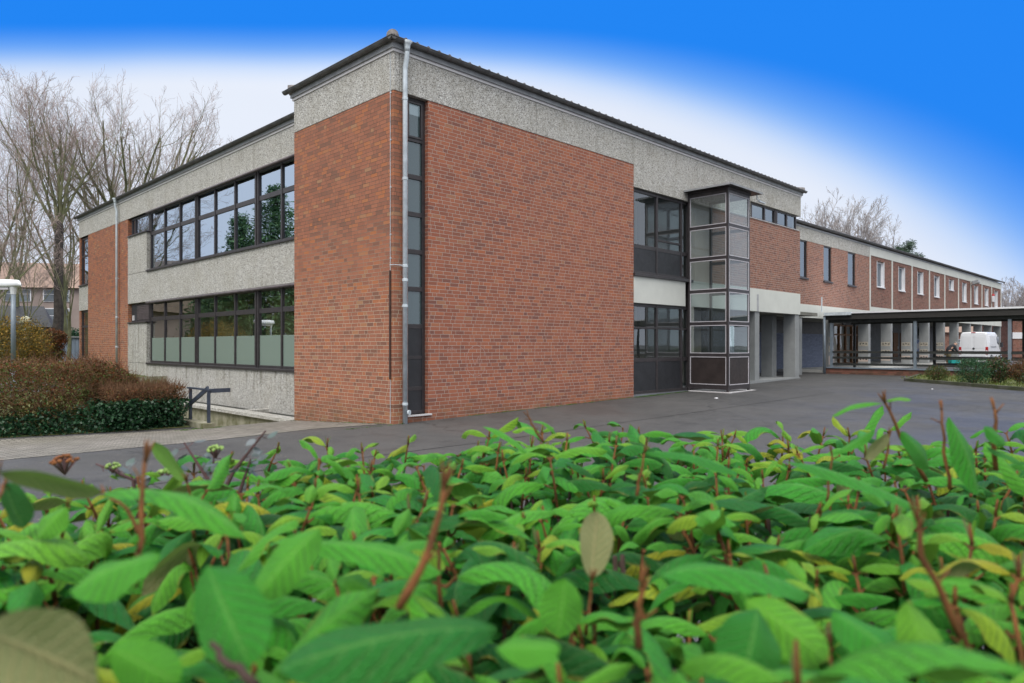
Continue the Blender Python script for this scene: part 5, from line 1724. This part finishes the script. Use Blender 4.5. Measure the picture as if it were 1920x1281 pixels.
# ------------------------------------------------------------------ viburnum hedge in the foreground
def viburnum_mat(name, hue):
    """wrinkled oval leaf: pale midrib and side veins, felted khaki underside; the leaf's own tint comes with the mesh"""
    m, t, b, o = newmat(name)
    uv = uvnode(t)
    s = N(t, 'ShaderNodeSeparateXYZ'); t.links.new(uv, s.inputs[0])
    u, v = s.outputs[0], s.outputs[1]
    dist = M(t, 'MULTIPLY', M(t, 'ABSOLUTE', M(t, 'SUBTRACT', v, 0.5)), 2.0)
    wob = M(t, 'MULTIPLY', M(t, 'SUBTRACT', noise_n(t, uv, 7, 2), .5), .07)
    ph = M(t, 'FRACT', M(t, 'MULTIPLY', M(t, 'SUBTRACT', M(t, 'ADD', u, wob), M(t, 'MULTIPLY', dist, 0.24)), 8.5))
    side = M(t, 'MINIMUM', ph, M(t, 'SUBTRACT', 1.0, ph))
    sv_ = MR(t, side, 0.0, 0.16, smooth=True)
    mid = MR(t, dist, 0.02, 0.10, smooth=True)
    vein = M(t, 'MULTIPLY', sv_, mid)
    at_ = N(t, 'ShaderNodeVertexColor', layer_name='tint')
    sc = N(t, 'ShaderNodeSeparateColor'); t.links.new(at_.outputs[0], sc.inputs[0])
    base = RAMP(t, sc.outputs[0], hue)
    cell = noise_n(t, uv, 26, 3)
    base = MIX(t, MR(t, cell, .35, .7, 0, .35), base, MIX(t, .5, base, (0.01, 0.05, 0.01)))
    top = MIX(t, vein, MIX(t, .22, base, (0.30, 0.55, 0.14)), base)
    top = MIX(t, M(t, 'MULTIPLY', MR(t, side, .05, .3, 1, 0), MR(t, dist, .08, .3)), top, MIX(t, .34, top, (0.01, 0.07, 0.01)))
    qs = N(t, 'ShaderNodeVectorMath', operation='MULTIPLY'); t.links.new(uv, qs.inputs[0]); qs.inputs[1].default_value = (15, 6, 1)
    qv = N(t, 'ShaderNodeTexVoronoi', voronoi_dimensions='2D', feature='SMOOTH_F1'); t.links.new(qs.outputs[0], qv.inputs['Vector'])
    quilt = M(t, 'MULTIPLY', qv.outputs['Distance'], -1.6)
    top = MIX(t, MR(t, qv.outputs['Distance'], .2, .6, 0, .6), top, MIX(t, .6, top, (0.004, 0.045, 0.005)))  # wrinkle shade put into the leaf colour: quilt hollows darkened
    top = MIX(t, MR(t, noise_n(t, objco(t), 26, 3), .45, .72, 0, .4), top, MIX(t, .5, top, (0.01, 0.09, 0.012)))
    # the tip and rim of older leaves go yellow or brown
    edge = M(t, 'MULTIPLY', MR(t, M(t, 'MAXIMUM', dist, MR(t, u, .7, 1.0)), .82, 1.0), M(t, 'MULTIPLY', sc.outputs[1], MR(t, noise_n(t, uv, 3.5, 3), .45, .6)))
    top = MIX(t, edge, top, (0.30, 0.26, 0.04))
    under = MIX(t, vein, (0.36, 0.33, 0.15), MIX(t, cell, (0.24, 0.25, 0.10), (0.32, 0.33, 0.15)))
    under = MIX(t, sc.outputs[2], MIX(t, .45, base, (0.17, 0.22, 0.06)), under)
    ge = N(t, 'ShaderNodeNewGeometry')
    col = MIX(t, ge.outputs['Backfacing'], top, under)
    t.links.new(col, b.inputs['Base Color'])
    b.inputs['Roughness'].default_value = 0.46
    b.inputs['Specular IOR Level'].default_value = 0.36
    bump(t, b, M(t, 'ADD', vein, M(t, 'ADD', M(t, 'MULTIPLY', cell, .8), M(t, 'MULTIPLY', quilt, .7))), .6, .005)
    tl = N(t, 'ShaderNodeBsdfTranslucent'); t.links.new(MIX(t, .6, col, (0.12, 0.30, 0.02)), tl.inputs[0])
    mx = N(t, 'ShaderNodeMixShader'); mx.inputs[0].default_value = .24
    t.links.new(b.outputs[0], mx.inputs[1]); t.links.new(tl.outputs[0], mx.inputs[2]); t.links.new(mx.outputs[0], o.inputs[0])
    return m


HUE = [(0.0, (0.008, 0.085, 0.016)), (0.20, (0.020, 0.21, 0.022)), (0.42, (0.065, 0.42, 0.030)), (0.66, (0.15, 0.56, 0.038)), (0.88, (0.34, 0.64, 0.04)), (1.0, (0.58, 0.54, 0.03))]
m_vib = viburnum_mat('viburnum_leaf', HUE)
m_vstem = simple('felted_shoot', (0.30, 0.125, 0.045), .85, 0, .3, 40, .15, .6, col2=(0.13, 0.06, 0.03))
m_vwood = simple('woody_stem', (0.085, 0.055, 0.045), .85, 0, .3, 25, .2, .5, col2=(0.045, 0.03, 0.022))


class Leaves:
    def __init__(s):
        s.v, s.f, s.uv, s.tint = [], [], [], []

    def leaf(s, base, d, up, L, Wd, droop, fold, r, tint, brown=0.0, felt=1.0, n=10, m=2, wavy=.06, twist=0.0):
        d = Vector(d).normalized(); up = Vector(up)
        side = d.cross(up)
        if side.length < 1e-4: side = d.orthogonal()
        side.normalize(); nrm = side.cross(d).normalized()
        o = len(s.v)
        p = Vector(base)
        ph = r.uniform(0, 6.28)
        seg = L / n
        for i in range(n + 1):
            x = i / n
            w_ = Wd * 1.02 * (max(x, 0.0) ** .62) * (max(0, 1 - x) ** .52) * 1.62 * .5 if 0 < i < n else 0.0008
            for j in range(-m, m + 1):
                q = j / m
                wv = wavy * Wd * math.sin(ph + x * 9 + (1.7 if q > 0 else 0)) * abs(q) ** 1.5
                edge = -fold * w_ * abs(q) + .35 * fold * w_ * q * q * (-1)
                pt = p + side * (w_ * q * (1 - .12 * abs(fold))) + nrm * (-edge * 1.0 if fold < 0 else edge) + nrm * wv
                s.v.append(tuple(pt))
                s.uv.append((x, .5 + .5 * q))
                s.tint.append((tint, brown, felt, 1))
            # advance, bending down
            a = droop / n
            d2 = d * math.cos(a) - nrm * math.sin(a)
            nrm = (nrm * math.cos(a) + d * math.sin(a)).normalized(); d = d2.normalized()
            if twist:
                qn = Matrix.Rotation(twist / n, 3, d); side = qn @ side; nrm = qn @ nrm
            p = p + d * seg
        k = 2 * m + 1
        for i in range(n):
            for j in range(2 * m):
                a = o + i * k + j
                s.f.append((a, a + 1, a + k + 1, a + k))

    def build(s, name, mat, parent):
        me = bpy.data.meshes.new(name)
        me.from_pydata(s.v, [], s.f)
        me.materials.append(mat)
        uvl = me.uv_layers.new(name='UVMap')
        idx = [0] * len(me.loops)
        me.loops.foreach_get('vertex_index', idx)
        flat = []
        for i in idx: flat.extend(s.uv[i])
        uvl.data.foreach_set('uv', flat)
        ca = me.color_attributes.new('tint', 'FLOAT_COLOR', 'POINT')
        flat = []
        for c_ in s.tint: flat.extend(c_)
        ca.data.foreach_set('color', flat)
        me.polygons.foreach_set('use_smooth', [True] * len(me.polygons))
        o = bpy.data.objects.new(name, me); COL.objects.link(o)
        o.parent = parent
        o.location = -parent.location
        return o


hc = at(960, 648, 1.0)
vib = thing('viburnum_hedge', 'wide evergreen hedge of long wrinkled leaves filling the foreground', 'hedge', (hc.x, hc.y, 0.0))
LV_, ST, WO = Leaves(), MB(), MB()
r = random.Random(5)
UPV = Vector((0, 0, 1))


def H2(s_, t_, z):            # hedge frame: sideways, ahead, height above ground
    q = EYE + FW * t_ + RT * s_
    return Vector((q.x, q.y, z))


def far_edge(s_):
    return lerpt(s_, [-1.6, -.85, -.6, -.35, -.1, .3, .9, 1.8], [1.12, 1.2, 1.38, 1.58, 1.74, 1.85, 1.85, 1.7])


def top_z(s_, t_):
    z = EYE.z - .232 + lerpt(s_, [-.75, -.35, .15, .4], [0, .022, .022, 0]) + .035 * noise.noise(Vector((s_ * 3.1, t_ * 3.1, 4)))
    z -= lerpt(s_, [-1.2, -.5, -.1], [.0, .0, 0]) * (1 if t_ > .55 else .3)
    z += .03 * max(0, 1 - abs(s_ - .75) / .4) * (1 if t_ < 1.3 else 0)
    return z


def sprig(base, tip, size, young, pairs=4, rr=r, tone=.45, stem_r=.0027):
    """a shoot with opposite pairs of leaves, the youngest at the tip"""
    ax = (tip - base)
    L = ax.length
    axn = ax.normalized()
    bend = rnd_dir(rr) * L * .08
    mid = base.lerp(tip, .5) + bend
    ST.tube([base.lerp(tip, .68) + bend * .8, base.lerp(tip, .85) + bend * .5, tip], [stem_r, stem_r * .8, stem_r * .55], 6)
    WO.tube([base, mid, base.lerp(tip, .70) + bend * .76], [stem_r * 1.5, stem_r * 1.2, stem_r * 1.0], 6)
    a0 = rr.uniform(0, 6.28)
    o1 = axn.orthogonal().normalized(); o2 = axn.cross(o1)
    for k in range(pairs):
        f = 1 - (.02 + .40 * k / max(1, pairs - 1))
        p = base.lerp(tip, max(.2, f)) + bend * (1 - f)
        a = a0 + k * 1.571 + rr.uniform(-.3, .3)
        young_k = k == 0
        for s_ in (0, math.pi):
            if rr.random() < .10: continue
            ro = o1 * math.cos(a + s_) + o2 * math.sin(a + s_)
            if young_k:
                Lf = size * rr.uniform(.40, .75); out = rr.uniform(.6, 1.5); dr = rr.uniform(1.0, 2.4)
                tn = min(1, tone + .16 + rr.uniform(0, .30) * young)
            else:
                Lf = size * rr.uniform(.7, 1.2) * (1 if k < 3 else .9); out = rr.uniform(.7, 1.9); dr = rr.uniform(1.0, 2.6)
                tn = max(0, min(1, tone + rr.uniform(-.30, .24) - .05 * k))
                if rr.random() < .05: tn = rr.uniform(.85, 1)
            d = (axn + ro * out).normalized()
            if rr.random() < .02: dr = rr.uniform(.2, .5)
            pet = p + d * Lf * .10
            ST.tube([p, pet], [.0017, .0013], 4, cap=False)
            LV_.leaf(pet, d, axn + rnd_dir(rr) * .25, Lf, Lf * rr.uniform(.28, .40), dr, rr.uniform(.35, 1.0), rr, tn, 1.0 if rr.random() < .3 else 0.0, (1 if rr.random() < .22 else .12),
                     n=10 if Lf > .05 else 7, twist=rr.uniform(-.9, .9), wavy=.11)
    if young > .3:
        # tight bud of the next leaves
        for k in range(2):
            dd = (axn + rnd_dir(rr) * .25).normalized()
            LV_.leaf(tip, dd, rnd_dir(rr), size * rr.uniform(.12, .2), size * .035, rr.uniform(-.2, .3), .7, rr, rr.uniform(.70, .95), 0, 1, n=6, m=1)
        ST.tube([tip, tip + axn * size * .16], [.0024, .0012], 5)


cnt = 0
t_ = .22
while t_ < 2.05:
    half = .80 * t_ + .22
    step = .056 + .026 * t_
    s_ = -half
    while s_ < half:
        s1, t1 = s_ + r.uniform(-.025, .025), t_ + r.uniform(-.025, .025)
        fe_ = far_edge(s1)
        if t1 < fe_ + r.uniform(-.08, .08) and t1 > .27:
            z = top_z(s1, t1)
            hole = noise.noise(Vector((s1 * 4.5, t1 * 4.5, 9.3)))
            if hole > .28:
                z -= .07
            tip = H2(s1 + r.uniform(-.03, .03), t1 + r.uniform(-.03, .03), z + r.uniform(-.055, .022))
            base = tip + Vector((r.uniform(-.06, .06), r.uniform(-.06, .06), -r.uniform(.20, .30)))
            tone = .47 + .27 * noise.noise(Vector((s1 * 2.2, t1 * 2.2, 1.1)))
            sprig(base, tip, r.uniform(.09, .145), 1 if r.random() < .62 else 0, r.choice((4, 5, 5, 6)), tone=tone)
            cnt += 1
        s_ += step
    t_ += step
# lower leaves, tinted darker as painted shade inside the hedge, and bare wood
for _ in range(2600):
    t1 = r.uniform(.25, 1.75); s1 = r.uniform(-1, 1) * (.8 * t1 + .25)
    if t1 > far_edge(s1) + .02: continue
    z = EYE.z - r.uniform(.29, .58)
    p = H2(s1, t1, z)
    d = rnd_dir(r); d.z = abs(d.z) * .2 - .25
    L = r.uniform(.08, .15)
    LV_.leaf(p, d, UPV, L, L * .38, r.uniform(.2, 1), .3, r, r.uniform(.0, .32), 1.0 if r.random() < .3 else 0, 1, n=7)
for _ in range(240):
    t1 = r.uniform(.3, 1.75); s1 = r.uniform(-1, 1) * (.8 * t1 + .25)
    if t1 > far_edge(s1): continue
    zt = top_z(s1, t1) - r.uniform(.03, .22)
    p1 = H2(s1, t1, zt); p0 = p1 + Vector((r.uniform(-.1, .1), r.uniform(-.1, .1), -r.uniform(.35, .6)))
    WO.tube([p0, p0.lerp(p1, .5) + rnd_dir(r) * .02, p1], [.0055, .0042, .0032], 6)
# main stems down to the soil
for _ in range(70):
    t1 = r.uniform(.3, 1.6); s1 = r.uniform(-1, 1) * (.8 * t1 + .25)
    if t1 > far_edge(s1) - .05: continue
    p = H2(s1, t1, 1.2); q = H2(s1 * .9 + r.uniform(-.1, .1), t1 + r.uniform(-.1, .1), -.15)
    WO.tube([q, q.lerp(p, .5) + rnd_dir(r) * .04, p], [.014, .011, .007], 6)


def hero(p0, p1, wd, droop, tone, face=None, brown=0.0, fold=.3, felt=1.0, twist=0.0):
    """one large leaf between two measured points (photo column, row, metres from the eye)"""
    a, c_ = at(*p0), at(*p1)
    ch = c_ - a
    L = ch.length * (1 + abs(droop) ** 2 / 24)
    up = face or (UPV - FW * .35)
    d = ch.normalized(); side = d.cross(Vector(up)).normalized(); nr = side.cross(d)
    d0 = (d * math.cos(droop / 2) + nr * math.sin(droop / 2))
    LV_.leaf(a, d0, up, L, wd, droop, fold, r, tone, brown, felt, n=16, m=3, wavy=.04, twist=twist)


FACE = -FW                     # towards the photographer
hero((400, 925, .62), (458, 985, .62), .001, 0, .5)
hero((195, 925, .60), (462, 1000, .56), .038, 1.0, .56, UPV - FW * .2)
hero((0, 884, .50), (190, 925, .55), .026, .25, .30, UPV * .25 + FW, felt=.7)
hero((350, 902, .80), (288, 830, .82), .030, .4, .62, UPV * .4 + FW, felt=.2)
hero((10, 905, .62), (45, 990, .62), .035, .5, .12, FACE)
hero((125, 950, .70), (70, 1010, .68), .042, .8, .68, FACE + UPV)
hero((300, 1045, .46), (130, 1105, .44), .055, .8, .55, UPV - FW * .4)
hero((390, 1060, .42), (470, 1250, .38), .055, .5, .36, FACE + UPV * .8)
hero((930, 1180, .42), (520, 1250, .36), .058, .6, .22, UPV - FW * .5)
hero((600, 990, .5), (480, 1120, .47), .045, .7, .62, FACE + UPV)
hero((570, 1020, .58), (830, 1070, .58), .045, .7, .52, UPV - FW * .4)
hero((1110, 1085, .66), (1120, 960, .70), .045, .3, .5, UPV * .2 + FW * 1.0)
hero((1040, 960, .95), (900, 1010, .9), .042, 1.1, .62, UPV - FW * .3)
hero((1208, 848, .86), (1385, 885, .86), .040, .7, .33, UPV - FW * .25)
hero((1470, 865, .82), (1720, 950, .76), .038, .5, .36, UPV - FW * .3)
hero((1235, 1080, .52), (1520, 1110, .52), .050, 1.0, .40, UPV - FW * .25)
hero((1060, 1085, .54), (1045, 1195, .53), .046, .4, .64, FACE + UPV * .3)
hero((1560, 1150, .50), (1690, 1240, .46), .05, .7, .42, UPV - FW * .6)
hero((1700, 1130, .46), (1760, 1281, .44), .040, .3, .74, FACE + UPV * .4)
hero((1400, 1125, .50), (1555, 1240, .47), .05, .9, .70, FACE + UPV * .6, 1.0)
hero((1420, 1140, .46), (1390, 1281, .43), .055, .9, .28, FACE + UPV * .8)
hero((1780, 782, .88), (1835, 928, .86), .048, .35, .42, FACE + UPV * .35 + RT * .3)
hero((1655, 757, .95), (1560, 778, .95), .020, .9, .60, UPV - FW * .2)
hero((1662, 752, .95), (1708, 748, .95), .018, .9, .72, UPV - FW * .2)
hero((1560, 850, .95), (1640, 805, .95), .024, -.4, .50, UPV - FW * .3)
hero((1668, 815, .95), (1620, 860, .93), .030, .4, .40, FW + UPV * .3)
hero((1690, 810, .9), (1745, 880, .9), .040, .7, .34, FACE + UPV * .8)
hero((1845, 800, .85), (1885, 835, .84), .030, .8, .36, FACE + UPV)
hero((1850, 840, .86), (1920, 870, .84), .026, .6, .30, UPV - FW * .3)
hero((-30, 1185, .34), (190, 1281, .34), .07, .3, .5, FW * 1.0 - UPV * .2, felt=1.0)
hero((210, 1215, .40), (335, 1281, .40), .04, .5, .66, FACE + UPV)
hero((930, 1215, .38), (1050, 1215, .38), .03, .4, .62, UPV - FW * .4)
hero((1000, 790, 1.2), (1045, 815, 1.2), .02, 1.4, .66, UPV - FW * .2)
hero((905, 800, 1.25), (990, 850, 1.2), .026, .8, .58, UPV - FW * .2)


def shoot(pts, r0=.0035, mat=ST):
    P_ = [at(*p) for p in pts]
    Q_ = []
    for i in range(len(P_) - 1):
        for k in range(3):
            Q_.append(P_[i].lerp(P_[i + 1], k / 3) + rnd_dir(r) * r0 * .5)
    Q_.append(P_[-1])
    mat.tube(Q_, [r0 * (.72 - .38 * i / len(Q_)) * r.uniform(.9, 1.12) for i in range(len(Q_))], 7)
    if mat is ST:
        ax = (P_[-1] - P_[-2]).normalized()
        for k in range(3):
            d = (ax + rnd_dir(r) * .45).normalized()
            mat.tube([P_[-1] - ax * r0, P_[-1] + d * r0 * 2.2, P_[-1] + d * r0 * 4], [r0 * .32, r0 * .3, r0 * .1], 5)
        for q in Q_[2:-1:3]:
            d = (ax + rnd_dir(r) * .9).normalized()
            mat.tube([q, q + d * r0 * 4], [r0 * .3, r0 * .15], 5)


shoot([(1740, 905, .95), (1690, 820, .95), (1658, 752, .95)], .0042)
shoot([(1782, 920, .88), (1770, 850, .88), (1766, 770, .88)], .0035)
shoot([(1866, 880, .86), (1864, 800, .86), (1866, 768, .86)], .004)
shoot([(750, 1140, .46), (800, 1030, .47), (833, 910, .48)], .0045)
shoot([(255, 1100, .55), (268, 1010, .55), (272, 860, .57)], .004)
shoot([(1020, 830, 1.2), (1000, 800, 1.2), (990, 780, 1.2)], .003)
shoot([(1195, 1210, .5), (1200, 1150, .5), (1202, 1100, .5)], .0045)
shoot([(1800, 1190, .5), (1730, 1050, .5), (1722, 975, .5)], .004)
shoot([(130, 1300, .35), (135, 1240, .35), (128, 1190, .35)], .0055, WO)
shoot([(480, 1281, .36), (430, 1240, .37), (395, 1205, .38)], .004, WO)
for pts in ([(-60, 1080, .56), (-25, 970, .53), (-4, 886, .50)], [(-25, 970, .53), (0, 930, .58), (10, 905, .62)], [(365, 1010, .82), (360, 950, .81), (350, 902, .80)], [(105, 1070, .72), (118, 1000, .71), (125, 950, .70)],
            [(268, 1010, .60), (235, 950, .61), (195, 925, .62)], [(1100, 1190, .66), (1106, 1140, .66), (1110, 1085, .66)], [(1550, 940, .95), (1556, 890, .95), (1560, 850, .95)], [(1655, 880, .95), (1665, 845, .95), (1668, 815, .95)],
            [(1195, 930, .86), (1200, 890, .86), (1208, 848, .86)]):
    shoot(pts, .0028)
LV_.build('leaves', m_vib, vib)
ST.build('shoots', m_vstem, vib, smooth=True, boxuv=False)
WO.build('woody_stems', m_vwood, vib, smooth=True, boxuv=False)

# grey leaved plant growing through the hedge on the left, with its bud clusters
m_grey = leafmat('grey_purple_leaf', (0.17, 0.19, 0.20), (0.09, 0.13, 0.12), .6, .15)
m_grey_st = simple('purple_stem', (0.10, 0.05, 0.05), .7)
m_bud_o = simple('rusty_buds', (0.22, 0.075, 0.02), .8, 0, .3, 60)
m_bud_g = simple('green_buds', (0.24, 0.36, 0.09), .6, 0, .2, 60)
pl = thing('grey_leaved_shrub', 'thin shrub with grey purple leaves and rusty buds beside the foreground hedge', 'shrub', at(330, 648, 1.2) - Vector((0, 0, 1.6)))
gl_, gs, go, gg = MB(), MB(), MB(), MB()
rr = random.Random(77)
def grey_branch(pts, n, sz):
    P_ = [at(*q) for q in pts]
    gs.tube(P_, [.0035] * (len(P_) - 1) + [.0015], 5)
    for k in range(n):
        f = (k + .5) / n * (len(P_) - 1); i = min(int(f), len(P_) - 2)
        p = P_[i].lerp(P_[i + 1], f - i)
        for s_ in (-1, 1):
            d = (rnd_dir(rr) + Vector((0, 0, .3))).normalized()
            q = p + d * sz * 1.2
            gs.tube([p, q], [.001, .0008], 3, cap=False)
            n_ = (rnd_dir(rr) + UPV * 1.2 - FW * .4).normalized()
            u = d - n_ * d.dot(n_); u.normalize(); v_ = n_.cross(u)
            c0 = q + u * sz
            gl_.face([q, q + u * sz * .6 + v_ * sz * .55, q + u * sz * 1.3 + v_ * sz * .5, q + u * sz * 2, q + u * sz * 1.3 - v_ * sz * .5, q + u * sz * .6 - v_ * sz * .55], 0)
for pts in ([(330, 1010, 1.2), (300, 930, 1.2), (215, 880, 1.22)], [(350, 1010, 1.2), (345, 940, 1.2), (330, 868, 1.2)], [(390, 1000, 1.25), (400, 910, 1.25), (400, 850, 1.25)],
            [(400, 960, 1.2), (440, 880, 1.2), (498, 808, 1.2)], [(370, 980, 1.2), (390, 900, 1.2), (345, 830, 1.2)], [(260, 980, 1.2), (250, 900, 1.2), (180, 870, 1.2)], [(440, 990, 1.2), (450, 920, 1.2), (470, 860, 1.2)]):
    grey_branch(pts, 7, .011)
def cluster(mb, c, R, n, br):
    for _ in range(n):
        d = rnd_dir(rr); p = c + Vector((d.x * R, d.y * R, abs(d.z) * R * .6))
        mb.lathe(p, [(br * .4, -br), (br, -br * .3), (br, br * .4), (br * .3, br)], 6)
        gs.tube([c - Vector((0, 0, R)), p], [.001, .0008], 3, cap=False)
cluster(go, at(122, 868, 1.1), .019, 36, .0026)
for (q_, R_, n_, b_) in (((405, 845, 1.2), .013, 24, .0026), ((212, 876, 1.15), .010, 16, .0025), ((308, 888, 1.2), .011, 12, .003)):
    gg = MB(); cluster(gg, at(*q_), R_, n_, b_); gg.build('green_bud_cluster', m_bud_g, pl, boxuv=False)
gl_.build('leaves', m_grey, pl, boxuv=False); gs.build('stems', m_grey_st, pl, boxuv=False)
go.build('rusty_bud_cluster', m_bud_o, pl, boxuv=False)
print('sprigs', cnt, 'leaf faces', len(LV_.f))
